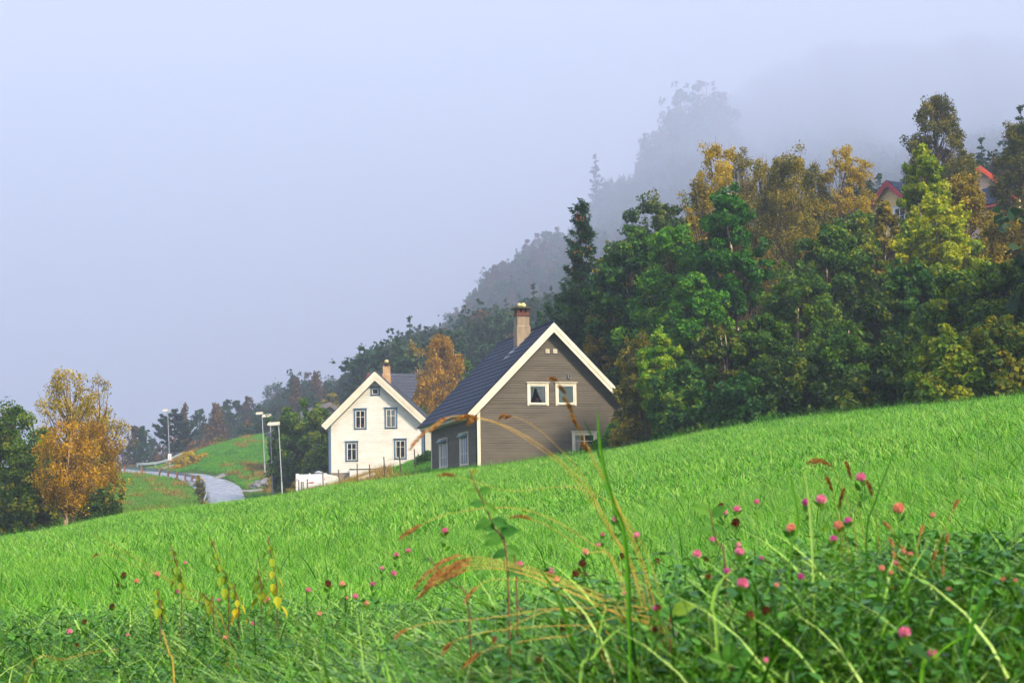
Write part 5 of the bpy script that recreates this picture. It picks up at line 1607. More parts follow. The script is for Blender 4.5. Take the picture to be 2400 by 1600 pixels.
rng = np.random.default_rng(8)
near = [np_mesh('field_grass_near', *(lambda q: (q[0], q[1]))(blade_patch(100 + i, 430, 1.15, (.12, .38), (.004, .011), lean=.45, curve=(.3, 1.35), tint=(.44, .38))), [GM['field']],
                tint=blade_patch(100 + i, 430, 1.15, (.12, .38), (.004, .011), lean=.45, curve=(.3, 1.35), tint=(.44, .38))[2]) for i in range(6)]
far_ = []
for i in range(6):
    q = blade_patch(200 + i, 250, 1.5, (.12, .40), (.014, .030), lean=.5, seg=3, curve=(.3, 1.2), tint=(.44, .40))
    far_.append(np_mesh('field_grass_far', q[0], q[1], [GM['field']], tint=q[2]))
CF = proto_coll('field_patches', near + far_)
P, S, I = [], [], []
# jittered grids: fine close by, wider further off
for (da, db, st, k0) in ((6.5, 34, .62, 0), (34, 118, .86, 6)):
    gx_ = np.arange(-.30 * db - 4, .30 * db + 8, st); gy_ = np.arange(da, db, st)
    x, y = [q.ravel() for q in np.meshgrid(gx_, gy_)]
    x = x + rng.uniform(-.5, .5, len(x)) * st; y = y + rng.uniform(-.5, .5, len(y)) * st
    c = col(x, y)
    ok = (x > -.29 * y - 3) & (x < .29 * y + 7) & (y > field_near(c)) & (y < field_far(c))
    # keep out of the brown house
    lx = (x - P1.o.x) * P1.x.x + (y - P1.o.y) * P1.x.y; ly = (x - P1.o.x) * P1.y.x + (y - P1.o.y) * P1.y.y
    ok &= ~((lx > -.3) & (lx < xe + .3) & (ly > -.25))
    x, y = x[ok], y[ok]
    P.append(np.stack([x, y, gz(x, y) - .02], 1)); I.append(k0 + rng.integers(0, 6, len(x)))
    # broad drifts of taller and shorter growth
    dr = np.sin(x * .31 + y * .11) * np.sin(y * .17 - x * .07 + 2) * .14
    S.append(1 + dr + rng.uniform(-.12, .16, len(x)))
P = np.concatenate(P); I = np.concatenate(I); S = np.concatenate(S)
yaw = rng.uniform(0, 6.28, len(P))
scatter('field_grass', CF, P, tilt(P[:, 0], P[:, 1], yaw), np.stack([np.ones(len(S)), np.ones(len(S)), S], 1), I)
print('field patches', len(P))
tall = []
for i in range(3):
    q = blade_patch(300 + i, 9, .8, (.35, .62), (.009, .014), lean=.5, seg=5, curve=(.2, .8))
    tall.append(np_mesh('tall_blades', q[0], q[1], [GM['field']], tint=q[2] * .6))
n = 1500
c = rng.uniform(-200, 2600, n); d = np.sqrt(rng.uniform(9 ** 2, 112 ** 2, n)); d = np.where(rng.uniform(size=n) < .45, field_far(c) - rng.uniform(0, 6, n), d)
ok = (d < field_far(c)) & (d > field_near(c)); c, d = c[ok], d[ok]
x = (c - 1200) / F_PX * d
lx = (x - P1.o.x) * P1.x.x + (d - P1.o.y) * P1.x.y; ly = (x - P1.o.x) * P1.y.x + (d - P1.o.y) * P1.y.y
ok = ~((lx > -.3) & (lx < xe + .3) & (ly > -.25)); x, d = x[ok], d[ok]
n = len(x)
scatter('tall_field_grass', proto_coll('tall_patches', tall), np.stack([x, d, gz(x, d)], 1), np.stack([np.zeros(n)] * 2 + [rng.uniform(0, 6.28, n)], 1),
        np.ones((n, 3)) * rng.uniform(.6, 1.1, (n, 1)), rng.integers(0, 3, n))

# meadow and banks further off
mp_ = []
for i in range(4):
    q = blade_patch(400 + i, 220, 1.6, (.12, .38), (.02, .045), lean=.5, seg=2)
    mp_.append(np_mesh('meadow_patch', q[0], q[1], [GM['meadow' if i % 2 else 'field']], tint=q[2] * (.8 if i % 2 else .6)))
for i in range(2):
    q = blade_patch(420 + i, 200, 1.3, (.3, .85), (.015, .04), lean=.5, seg=3)
    mp_.append(np_mesh('dry_patch', q[0], q[1], [GM['dry']], tint=q[2]))
CM = proto_coll('meadow_patches', mp_)
n = 15000
c = rng.uniform(-100, 1120, n); d = np.sqrt(rng.uniform(100 ** 2, 305 ** 2, n))
x = (c - 1200) / F_PX * d
rp = np.array([(p.x, p.y) for p in road_pts])
dist = np.full(n, 1e9)
for s in range(0, len(rp), 40):
    dist = np.minimum(dist, np.sqrt(((x[:, None] - rp[None, s:s + 40, 0]) ** 2 + (d[:, None] - rp[None, s:s + 40, 1]) ** 2).min(1)))
ok = (dist > 2.9) & (d > field_far(c)) & ~wooded(x, d)
def outside(P, W, L):
    lx = (x - P.o.x) * P.x.x + (d - P.o.y) * P.x.y; ly = (x - P.o.x) * P.y.x + (d - P.o.y) * P.y.y
    return ~((lx > -.2) & (lx < W + .2) & (ly > -.2) & (ly < L + .2))
ok &= outside(P1, xe, L1) & outside(P2, xe2, L2)
ok &= ~((c > 530) & (c < 740) & (d > 199) & (d < 210))
x, d, c, dist = x[ok], d[ok], c[ok], dist[ok]
dry = (rng.uniform(size=len(x)) < np.select(
    [(dist < 5.2), (c > 400) & (c < 450) & (d > 255) & (d < 290), (c > 600) & (c < 900) & (d > 140) & (d < 170), (c > 560) & (c < 660) & (d > 215) & (d < 245)],
    [.04, .45, .45, .15], .01))
idx = np.where(dry, rng.integers(4, 6, len(x)), np.where((c < 480) & (d < 235), rng.choice([1, 3, 1, 3, 0], len(x)), rng.choice([0, 2, 0, 2, 1], len(x))))
yaw = rng.uniform(0, 6.28, len(x))
scatter('meadow_grass', CM, np.stack([x, d, gz(x, d) - .02], 1), tilt(x, d, yaw), np.ones((len(x), 3)) * rng.uniform(.7, 1.2, (len(x), 1)), idx)

# ------------------------------------------------------------------ the tangled verge in front
vp = []
for i in range(4):
    q = blade_patch(500 + i, 60, .60, (.18, .48), (.004, .011), lean=.7, seg=6, curve=(.3, 1.5), tint=(.44, .40))
    vp.append(np_mesh('verge_fine', q[0], q[1], [GM['verge']], tint=q[2]))
for i in range(3):
    q = blade_patch(520 + i, 16, .60, (.26, .52), (.006, .011), lean=.6, seg=7, curve=(.5, 1.6), tint=(.60, .36))
    vp.append(np_mesh('verge_broad', q[0], q[1], [GM['verge']], tint=q[2]))
for i in range(2):
    q = blade_patch(540 + i, 16, .60, (.18, .42), (.002, .004), lean=.8, seg=6, curve=(.5, 1.3))
    vp.append(np_mesh('verge_dry', q[0], q[1], [GM['dry']], tint=q[2] * .7))
def clover_patch(seed, n, size, h, r):
    """Three-leaflet leaves on thin stalks."""
    rng = np.random.default_rng(seed); V, F, T = [], [], []
    for _ in range(n):
        bx, by = rng.uniform(-size / 2, size / 2, 2); hh = rng.uniform(*h); rr_ = rng.uniform(*r); a0 = rng.uniform(0, 6.28)
        ox, oy = rng.normal(0, .25 * hh, 2)
        c0 = np.array([bx + ox, by + oy, hh]); t0 = rng.normal(.42, .18)
        b = len(V)
        V += [(bx - .001, by, 0), (bx + .001, by, 0), tuple(c0 + [.001, 0, 0]), tuple(c0 - [.001, 0, 0])]; F.append((b, b + 1, b + 2, b + 3)); T.append(t0)
        tl = rng.uniform(-.5, .4)
        for k in range(3):
            a_ = a0 + k * 2.094; ux, uy = math.cos(a_), math.sin(a_); vx, vy = -uy, ux
            b = len(V)
            prof = [(0, 0), (.35, .42), (.75, .52), (1.05, .30), (1.12, 0), (1.05, -.30), (.75, -.52), (.35, -.42)]
            for p_, w_ in prof:
                V.append((c0[0] + (ux * p_ + vx * w_) * rr_, c0[1] + (uy * p_ + vy * w_) * rr_, c0[2] + rr_ * (tl * p_ + .22 * abs(w_) - .1 * p_ * p_)))
            F += [(b, b + 1, b + 2, b + 4), (b + 2, b + 3, b + 4, b + 4), (b, b + 4, b + 6, b + 7), (b + 4, b + 5, b + 6, b + 6)]
            T += [t0 + .05, t0 + .12, t0 - .03, t0 + .08]
    me = bpy.data.meshes.new('clover_leaves')
    F = [tuple(dict.fromkeys(f)) for f in F]
    me.from_pydata(V, [], F); me.materials.append(GM['clover'])
    at2 = me.attributes.new('tint', 'FLOAT', 'FACE'); at2.data.foreach_set('value', np.clip(np.array(T, np.float32), 0, 1))
    return me
for i in range(3): vp.append(clover_patch(560 + i, 40, .60, (.10, .34), (.014, .026)))
def leafy_patch(seed, n, size):
    # short leafy stems with pointed leaves in all directions
    rng = np.random.default_rng(seed); V, F, T = [], [], []
    for _ in range(n):
        bx, by = rng.uniform(-size / 2, size / 2, 2); hh = rng.uniform(.12, .34); ox, oy = rng.normal(0, .08, 2); t0 = rng.normal(.38, .2)
        b = len(V); V += [(bx - .0015, by, 0), (bx + .0015, by, 0), (bx + ox + .001, by + oy, hh), (bx + ox - .001, by + oy, hh)]; F.append((b, b + 1, b + 2, b + 3)); T.append(t0)
        for k in range(9):
            f = .35 + .65 * k / 8; az = rng.uniform(0, 6.28); L = rng.uniform(.018, .042); W = L * rng.uniform(.28, .5)
            ax = np.array([math.cos(az), math.sin(az), rng.uniform(-.5, .6)]); ax /= np.linalg.norm(ax); s_ = np.array([-math.sin(az), math.cos(az), rng.normal(0, .3)])
            c0 = np.array([bx + ox * f, by + oy * f, hh * f]); b = len(V)
            V += [tuple(c0), tuple(c0 + ax * L * .45 + s_ * W / 2 + [0, 0, .004]), tuple(c0 + ax * L - [0, 0, .2 * L]), tuple(c0 + ax * L * .45 - s_ * W / 2 + [0, 0, .004])]
            F.append((b, b + 1, b + 2, b + 3)); T.append(t0 + rng.normal(0, .16))
    me = bpy.data.meshes.new('leafy_stems'); me.from_pydata(V, [], F); me.materials.append(GM['clover'])
    a2 = me.attributes.new('tint', 'FLOAT', 'FACE'); a2.data.foreach_set('value', np.clip(np.array(T, np.float32), 0, 1))
    return me
for i in range(3): vp.append(leafy_patch(580 + i, 16, .6))
CV = proto_coll('verge_patches', vp)
n = 9500
c = rng.uniform(-700, 3100, n)
dn = np.interp(c, [-700, 600, 1300, 2600], [4.6, 4.4, 3.7, 3.3]); df = field_near(c) + 1.6
d = dn + (df - dn) * rng.uniform(size=n) ** .85
x = (c - 1200) / F_PX * d
kind = rng.choice(4, n, p=[.46, .24, .14, .16])
kind = np.where((c > 1250) & (rng.uniform(size=n) < .16), 3, kind)
# a few metres more to either side of the view
ns = 2600
dx = rng.uniform(2.8, 9.5, ns); xs_ = np.where(rng.uniform(size=ns) < .45, -1, 1) * (.32 * dx + rng.uniform(0, 5, ns))
x, d, c = np.concatenate([x, xs_]), np.concatenate([d, dx]), np.concatenate([c, 1200 + xs_ / dx * F_PX])
kind = np.concatenate([kind, rng.choice(4, ns, p=[.46, .24, .14, .16])]); n += ns; df = field_near(c) + 1.6
idx = np.select([kind == 0, kind == 1, kind == 2], [rng.integers(0, 4, n), rng.integers(4, 7, n), rng.integers(7, 9, n)], rng.integers(9, 15, n))
fade = np.clip((df - d) / 2.0, .7, 1)
sc_ = rng.uniform(.7, 1.2, n) * fade
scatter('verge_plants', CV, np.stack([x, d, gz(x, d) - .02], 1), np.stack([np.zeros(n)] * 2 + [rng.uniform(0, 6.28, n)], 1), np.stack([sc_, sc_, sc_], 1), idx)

# ------------------------------------------------------------------ foreground plants that can be told apart
m, nt, b = mat('clover_petals')
a_ = nt.nodes.new("ShaderNodeAttribute"); a_.attribute_name = "tint"
oi = nt.nodes.new("ShaderNodeObjectInfo")
b.inputs['Roughness'].default_value = .6
M['petal_pink'] = leaf_mat('petal_pink', G((.65, .13, .27), (.86, .26, .44), (.95, .44, .58), (.98, .68, .66)), trans=.3, rnd=.2)
M['petal_magenta'] = leaf_mat('petal_magenta', G((.50, .05, .26), (.72, .12, .42), (.85, .26, .52), (.92, .45, .62)), trans=.3, rnd=.2)
M['petal_salmon'] = leaf_mat('petal_salmon', G((.70, .25, .14), (.86, .40, .28), (.93, .55, .44), (.96, .70, .55)), trans=.3, rnd=.2)
M['petal_brown'] = leaf_mat('petal_brown', G((.05, .015, .008), (.13, .035, .012), (.25, .07, .02), (.34, .13, .03)), trans=.1, rnd=.3)
M['stem_green'] = leaf_mat('stem_green', G((.04, .12, .01), (.07, .18, .015), (.10, .22, .02), (.14, .25, .04)), trans=.1)
M['stem_red'] = paint('red_brown_stem', (.10, .03, .02), (.22, .07, .04), 30, .6)
M['stem_gold'] = paint('golden_straw', (.48, .27, .03), (.68, .44, .08), 12, .5)
M['stem_dry'] = paint('brown_straw', (.30, .12, .015), (.50, .24, .03), 12, .6)
M['seed_rust'] = leaf_mat('seed_rust', G((.20, .08, .02), (.34, .15, .04), (.48, .24, .07), (.60, .36, .13)), trans=.2, rnd=.2)
M['nettle'] = leaf_mat('nettle_leaf', G((.10, .22, .01), (.22, .34, .012), (.42, .42, .012), (.66, .46, .012)), trans=.4, rnd=.2)
M['weed_leaf'] = leaf_mat('weed_leaf', G((.02, .12, .015), (.05, .20, .02), (.12, .28, .02), (.35, .36, .03)), trans=.35, rnd=.2)

def head_mesh(seed, matl, squash=1.0, r=.013, brown=False):
    rng = np.random.default_rng(seed); n = 170
    i = np.arange(n) + .5; ph = np.arccos(1 - 1.75 * i / n); th = np.pi * (1 + 5 ** .5) * i
    d = np.stack([np.sin(ph) * np.cos(th), np.sin(ph) * np.sin(th), np.cos(ph)], 1)
    D = d * np.array([1, 1, .9]) + np.array([0, 0, .55 if not brown else -.2]); D /= np.linalg.norm(D, axis=1)[:, None]
    P = d * r * .62 * np.array([1, 1, squash])
    L = r * rng.uniform(.5, .75, n)[:, None]
    B = np.cross(D, rng.normal(size=(n, 3))); B /= np.linalg.norm(B, axis=1)[:, None]
    w = r * .17
    V = np.stack([P - B * w * .5, P + D * L * .6 + B * w - B * 0, P + D * L, P + D * L * .6 - B * w], 1).reshape(-1, 3)
    F = np.arange(4 * n).reshape(n, 4)
    T = np.clip(.45 - .30 * d[:, 2] + rng.normal(0, .12, n), 0, 1)
    # closed core
    nu, nv = 10, 7; cv, cf = [], []
    for a in range(nv + 1):
        for k in range(nu):
            p_, t_ = math.pi * a / nv, 2 * math.pi * k / nu; q = r * .78
            cv.append((q * math.sin(p_) * math.cos(t_), q * math.sin(p_) * math.sin(t_), q * squash * math.cos(p_)))
    for a in range(nv):
        for k in range(nu): cf.append((a * nu + k, (a + 1) * nu + k, (a + 1) * nu + (k + 1) % nu, a * nu + (k + 1) % nu))
    F = np.concatenate([F, np.array(cf) + len(V)]); T = np.concatenate([T, np.full(len(cf), .3)]); V = np.concatenate([V, np.array(cv)])
    return np_mesh('flower_head', V, F, [matl], tint=T, smooth=True)
def leaf_quad(c, ax, n_, L, W):
    """A pointed leaf folded along its midrib: outline points and faces."""
    c, ax = Vector(c), Vector(ax).normalized(); s = ax.cross(Vector(n_)).normalized(); u = s.cross(ax).normalized()
    vs = [c]; 
    prof = [(.25, .42), (.5, .5), (.78, .28)]
    for t, w in prof:
        m_ = c + ax * L * t - u * L * .22 * t * t
        vs += [m_ - s * W * w + u * W * .12, m_, m_ + s * W * w + u * W * .12]
    vs.append(c + ax * L - u * L * .26)
    fs = [(0, 1, 2), (0, 2, 3), (1, 4, 5, 2), (2, 5, 6, 3), (4, 7, 8, 5), (5, 8, 9, 6), (7, 10, 8), (8, 10, 9)]
    return vs, fs
HEADS = {'pink': head_mesh(1, M['petal_pink']), 'magenta': head_mesh(2, M['petal_magenta']), 'salmon': head_mesh(3, M['petal_salmon'], 1.1), 'brown': head_mesh(4, M['petal_brown'], 1.2, brown=True)}
def set_tint(me, v):
    a_ = me.attributes.new('tint', 'FLOAT', 'FACE'); a_.data.foreach_set('value', np.asarray(v, np.float32))
STEMS = []
for s in range(3):
    rr = random.Random(s); mb = MB(); w = rr.uniform(-.04, .04)
    mb.tube([(w * 3, .02, -.36), (w * 1.6, .02, -.2), (w * .4, 0, -.08), (0, 0, 0)], [.0016, .0015, .0013, .0012], 6)
    me = mb.mesh('stem', M['stem_green'], True); set_tint(me, [.4] * len(me.polygons)); STEMS.append(me)
LEAFS = []
for s in range(2):
    rr = random.Random(40 + s); mb = MB()
    for k in range(6):
        z = -.02 - .05 * (k // 3) - .02 * rr.random(); az = k * 2.094 + rr.uniform(-.3, .3) + (k // 3)
        vs, fs = leaf_quad((0, 0, z), (math.cos(az), math.sin(az), 1.1), (0, -1, .3), .034, .017); mb.add(vs, fs)
    me = mb.mesh('leaves', M['weed_leaf']); set_tint(me, [rr.uniform(.3, .75) for _ in me.polygons]); LEAFS.append(me)
CL = [ # column, row, radius in columns, colour
 (2018,1119,12,'pink'),(1924,1171,13,'pink'),(1889,1177,9,'magenta'),(2106,1192,14,'salmon'),(1774,1176,7,'pink'),(1727,1193,9,'pink'),(1697,1200,9,'pink'),
 (1690,1186,8,'brown'),(1724,1224,10,'brown'),(1853,1238,12,'salmon'),(1965,1232,12,'salmon'),(1988,1220,9,'magenta'),(1954,1263,9,'magenta'),(1669,1264,7,'pink'),
 (1633,1299,11,'pink'),(1733,1293,11,'pink'),(1740,1368,14,'pink'),(1730,1277,8,'pink'),(1877,1351,8,'magenta'),(2120,1483,15,'pink'),(2186,1532,13,'pink'),(1795,1547,8,'pink'),
 (1492,1254,8,'pink'),(1412,1252,5,'pink'),(1403,1276,5,'pink'),(1291,1338,9,'pink'),(1303,1357,8,'salmon'),(1219,1321,7,'pink'),(1464,1394,9,'pink'),(1443,1216,8,'pink'),
 (1536,1426,7,'magenta'),(1217,1428,6,'pink'),(2186,1207,7,'salmon'),(2067,1332,8,'salmon'),(2098,1320,6,'pink'),(2088,1342,6,'salmon'),(1785,1307,5,'magenta'),(1704,1338,8,'magenta'),
 (2360,1589,7,'pink'),(1820,1371,6,'salmon'),(1483,1350,5,'pink'),(2225,1381,6,'salmon'),(2350,1357,6,'salmon'),(2380,1360,5,'salmon'),(2134,1298,6,'salmon'),(2117,1292,5,'salmon'),
 (1372,1293,8,'salmon'),(1410,1510,6,'brown'),
 (1043,1244,8,'pink'),(957,1290,6,'pink'),(929,1300,6,'pink'),(923,1343,7,'pink'),(873,1368,6,'magenta'),(802,1368,7,'salmon'),(769,1367,8,'brown'),(723,1382,6,'pink'),
 (833,1397,7,'pink'),(860,1414,7,'salmon'),(625,1405,8,'pink'),(368,1345,7,'salmon'),(320,1361,6,'salmon'),(290,1346,6,'brown'),(378,1429,6,'salmon'),(263,1420,6,'brown'),
 (198,1456,6,'brown'),(163,1480,7,'pink'),(434,1318,4,'pink'),(416,1386,5,'magenta'),(299,1487,4,'pink'),(592,1461,5,'pink'),(528,1493,5,'salmon'),(180,1510,5,'brown'),
 (749,1438,6,'salmon'),(512,1405,4,'pink'),(896,1331,5,'pink'),(277,1370,4,'brown'),(812,1400,4,'salmon'),
 (1350,1343,9,'brown'),(1365,1320,9,'brown'),(1457,1304,8,'brown'),(1465,1338,7,'brown'),(1365,1384,9,'brown'),(1487,1406,8,'brown'),(1498,1426,8,'brown'),(1368,1448,9,'brown'),
 (1321,1470,9,'brown'),(1312,1455,8,'brown'),(1795,1430,10,'brown'),(1758,1442,10,'brown'),(1543,1424,7,'brown'),(1370,1345,6,'brown'),(1540,1315,7,'brown'),(1263,1545,8,'brown'),(1535,1475,7,'brown'),
 (1405,1525,7,'brown'),(1655,1310,7,'brown'),(1660,1350,7,'brown'),(2130,1560,8,'brown'),
]
cw = {'pink': 'pink clover flower', 'magenta': 'deep magenta clover flower', 'salmon': 'fading salmon clover flower', 'brown': 'withered brown clover head'}
def czone(px, py):
    if px < 460: return 'in the low verge at the far left'
    if px < 680: return 'around the yellowing nettles'
    if px < 980: return 'between the nettles and the golden stalks'
    if px < 1250: return 'left of the golden stalk clump' if py < 1400 else 'under the arching golden stalks at the left'
    if px < 1560: return 'above the bent golden stalks' if py < 1290 else 'in the heart of the golden stalk clump' if py < 1400 else 'low beneath the golden stalk clump'
    if px < 1800: return 'right of the golden clump, standing high' if py < 1240 else 'right of the golden clump, in the leaves' if py < 1400 else 'low in the leaves right of the golden clump'
    if px < 2050: return 'top of the right-hand clover tangle' if py < 1250 else 'inside the right-hand clover tangle'
    return 'by the tall dry weeds at the right' if py < 1250 else 'among the yellow weeds at the right' if py < 1420 else 'in the dark grass at the bottom right'
for i, (px, py, r, colr) in enumerate(CL):
    d = min(10.5, max(4.3, F_PX * .0135 / r))
    if px < 1100: d = max(d, 6.5)
    if px >= 1560: d = min(d, 7.2)
    dirn = ray(px, py)
    while d > 3.9:          # let the head sit on top of the growth around it
        q_ = dirn * d
        if q_.z - g1(q_.x, q_.y) > .36 + (.05 if px > 1500 else 0): break
        d -= .15
    size = r / F_PX * d / .0150
    rr = random.Random(i)
    root = empty('clover_flower', at(px, py, d), rr.uniform(0, 6.28))
    root.scale = (size, size, size)
    link('stem', STEMS[i % 3], root)
    h = link('flower_head', HEADS[colr], root); h.rotation_euler = (rr.uniform(-.4, .4), rr.uniform(-.4, .4), 0)
    lf = link('leaves', LEAFS[i % 2], root); lf.scale = (1.0,) * 3
    tag(root, cw[colr] + ' ' + czone(px, py), 'flower', 'clover flowers in the verge')

# arching golden grass stalks: picture points (column, row) from root to tip, distance at root and tip
def bez(pts, n=22):
    out = []
    P_ = [Vector(p) for p in pts]
    for i in range(len(P_) - 1):
        p0, p1, p2, p3 = P_[max(i - 1, 0)], P_[i], P_[i + 1], P_[min(i + 2, len(P_) - 1)]
        k = max(2, n // (len(P_) - 1))
        for j in range(k):
            t = j / k
            out.append(.5 * ((2 * p1) + (-p0 + p2) * t + (2 * p0 - 5 * p1 + 4 * p2 - p3) * t * t + (-p0 + 3 * p1 - 3 * p2 + p3) * t ** 3))
    out.append(P_[-1])
    return out
def stalk(pts, d0, d1, label, rad=.0019, seeds=None, matl='stem_gold', name='grass_stalk', group='golden grass stalks arching out of the verge', seed_len=.05, cat='grass stalk'):
    n = len(pts)
    W = [at(px, py, d0 + (d1 - d0) * i / (n - 1)) for i, (px, py) in enumerate(pts)]
    base = W[0].copy(); gb = g1(base.x, base.y)
    if base.z > gb: W = [Vector((base.x + 1.2 * (base.x - W[1].x), base.y + .05, gb))] + W
    o = W[0].copy()
    C = [p - o for p in bez(W)]
    root = empty(name, o)
    mb = MB(); k = len(C)
    rad *= .52
    mb.tube(C, [rad * (1 - .55 * i / k) for i in range(k)], 6)
    mb.build('stem', M[matl], root, True)
    if seeds:
        rng = np.random.default_rng(int(pts[-1][0] * 3 + pts[-1][1]))
        for fs_, ln, wd in seeds:       # position along the stalk, length, half width
            i0 = int(fs_ * (k - 1)); p = C[i0]; t = (C[min(i0 + 1, k - 1)] - C[max(i0 - 1, 0)]).normalized()
            nn = 90; a = rng.uniform(0, 1, nn); az = rng.uniform(0, 6.28, nn)
            u = t.orthogonal().normalized(); v = t.cross(u)
            V = []
            for q, z in zip(a, az):
                rad_ = .7 * wd * math.sin(math.pi * min(.97, q + .08)) ** .6
                c_ = p + t * ln * (q - .4) + (u * math.cos(z) + v * math.sin(z)) * rad_ * .7 + Vector((0, 0, -.25 * ln * q * q))
                ax = (t * 1.2 + (u * math.cos(z) + v * math.sin(z)) * .6).normalized(); sd = ax.cross(Vector((rng.normal(), rng.normal(), rng.normal()))).normalized()
                V += [c_ - ax * .005, c_ + sd * .0018, c_ + ax * .005, c_ - sd * .0018]
            me = np_mesh('seed_head', np.array([tuple(q) for q in V]), np.arange(4 * nn).reshape(nn, 4), [M['seed_rust']], tint=np.clip(rng.normal(.45, .2, nn), 0, 1))
            link('seed_head', me, root)
    return tag(root, label, cat, group)
SH = [(1.0, .06, .006), (.93, .04, .006)]
stalk([(1500,1400),(1440,1255),(1365,1130),(1270,1045),(1165,990),(1060,975),(985,1020)], 4.6, 4.3, 'longest golden stalk, its rusty tip drooping over the eaves of the brown house', .0024, [(1., .05, .005), (.95, .045, .006), (.83, .045, .006)])
stalk([(1510,1410),(1430,1245),(1340,1115),(1250,1040),(1160,990),(1110,980)], 4.7, 4.2, 'golden stalk crossing the lower windows of the brown house', .0021, [(1., .05, .006)])
stalk([(1505,1380),(1430,1240),(1370,1120),(1290,1030),(1230,985),(1180,972)], 4.9, 4.4, 'golden stalk with a seed tip on the gable wall left of the window', .0018, [(1., .045, .004), (.95, .03, .003)])
stalk([(1530,1400),(1465,1220),(1400,1090),(1360,1010),(1340,965),(1318,910),(1297,885)], 4.5, 4.2, 'upright golden stalk whose rusty tip crosses the upper window', .0022, [(1., .05, .004), (.9, .05, .004), (.78, .07, .006), (.65, .05, .005)])
stalk([(1520,1395),(1480,1270),(1440,1170),(1395,1090),(1360,1025),(1343,975)], 4.8, 4.4, 'second upright golden stalk beside the tall green blade', .0020, [(1., .06, .006), (.8, .05, .005)])
stalk([(1545,1390),(1490,1250),(1420,1170),(1330,1140),(1200,1150),(1120,1130),(1050,1110)], 4.7, 4.5, 'thin golden stalk lying level across the field below the house', .0014, [(1., .04, .004)])
stalk([(1460,1360),(1380,1270),(1280,1210),(1200,1190),(1120,1192),(1030,1210),(955,1245)], 4.8, 4.6, 'low golden stalk arching left with a drooping tip beside the red stem', .0019, [(1., .035, .004), (.97, .03, .004)])
stalk([(1450,1350),(1370,1290),(1290,1235),(1225,1208)], 4.7, 4.6, 'short golden stalk ending in a tuft right of the red stem', .0018, [(1., .05, .005)])
for j, (dx, dy) in enumerate(((0, 0), (8, 10), (-6, 18), (14, 26), (4, -8))):
    stalk([(1560 + dx, 1480 + dy), (1460 + dx, 1425 + dy), (1370 + dx, 1385 + dy * .8), (1270 + dx, 1345 + dy * .7), (1170 + dx, 1318 + dy * .6), (1090 + dx - j * 8, 1312 + dy), (1030 - j * 9, 1335 + dy + j * 5)],
          4.5, 4.3 + .04 * j, 'golden stalk in the thick bundle bent to the left with rusty drooping panicles', .0021, [(1., .045, .005), (.93, .04, .005), (.86, .03, .004)])
stalk([(1470,1465),(1390,1440),(1300,1425),(1200,1440),(1100,1452),(1000,1460),(940,1480)], 4.5, 4.2, 'golden stalk running level across the bottom middle to the left', .0017, [(1., .03, .004)])
stalk([(1480,1480),(1380,1465),(1250,1468),(1150,1478),(1080,1495),(1045,1515)], 4.5, 4.2, 'low golden stalk with a rusty tip under the level one', .0017, [(1., .035, .004), (.95, .03, .004)])
stalk([(1440,1500),(1330,1490),(1240,1500),(1160,1515),(1105,1540)], 4.4, 4.2, 'lowest golden stalk with a thick rusty seed head', .0017, [(1., .045, .005), (.96, .04, .005)])
stalk([(1470,1450),(1380,1425),(1290,1430),(1220,1455),(1170,1485),(1158,1495)], 4.6, 4.3, 'golden stalk arched over the dark clover heads with two hanging tassels', .0015, [(1., .035, .004), (.95, .035, .004)])
stalk([(1400,1475),(1330,1400),(1240,1362),(1150,1358),(1105,1385)], 4.7, 4.5, 'golden stalk with tassel hanging just under the thick bundle', .0015, [(1., .05, .005)])
stalk([(520,1450),(440,1400),(340,1320),(240,1265),(215,1250)], 7.2, 7.0, 'thin rusty stalk leaning left over the far left field', .0020, None, 'stem_dry', group='thin rusty stalks at the left')
stalk([(500,1440),(420,1370),(330,1330),(260,1300),(225,1299)], 7.4, 7.1, 'second thin rusty stalk ending in a small brown tip at the far left', .0018, [(1., .03, .004)], 'stem_dry', group='thin rusty stalks at the left')
stalk([(60,1590),(150,1545),(220,1528),(280,1520)], 5.6, 5.8, 'bent rusty stalk lying in the bottom left corner', .0020, None, 'stem_dry', group='thin rusty stalks at the left')
stalk([(408,1600),(396,1530),(380,1475)], 5.4, 5.4, 'thick yellow stem standing at the bottom left', .0048, None, 'stem_gold', name='yellow_stem', cat='stem')
stalk([(1440,1600),(1415,1545),(1390,1495)], 4.2, 4.3, 'short thick golden stem at the bottom centre', .0026, None, 'stem_gold', name='yellow_stem', cat='stem')
# rusty reeds at the right
for j, p in enumerate(([(2010,1290),(1990,1190),(1970,1130),(1940,1085),(1910,1075)], [(2030,1300),(2010,1180),(1995,1120),(1985,1085)], [(1975,1280),(1960,1200),(1950,1150),(1940,1120)],
                       [(2060,1280),(2050,1200),(2044,1160),(2035,1130)], [(1990,1300),(1975,1240),(1968,1190),(1975,1150)])):
    stalk(p, 5.6, 5.4, 'rusty drooping panicle rising out of the right-hand clover tangle', .0016, [(1., .07, .006), (.9, .06, .006), (.8, .05, .004)], 'stem_dry', group='rusty panicles at the right')
for j, p in enumerate(([(2170,1450),(2140,1390),(2110,1330),(2090,1270)], [(2200,1440),(2180,1370),(2150,1300),(2160,1240)], [(2150,1460),(2100,1380),(2060,1350)], [(2230,1430),(2210,1350),(2220,1260)],
                       [(2190,1460),(2150,1370),(2120,1290),(2080,1230)], [(2140,1440),(2110,1360),(2095,1300)], [(2210,1450),(2190,1380),(2190,1300),(2240,1180)])):
    stalk(p, 5.0, 5.1, 'yellow-orange weed stem in the tangle at the right', .0019, [(1., .03, .006), (.75, .03, .005)], 'stem_gold' if j % 2 else 'stem_dry', name='weed_stem', group='yellow weed stems at the right', cat='weed')

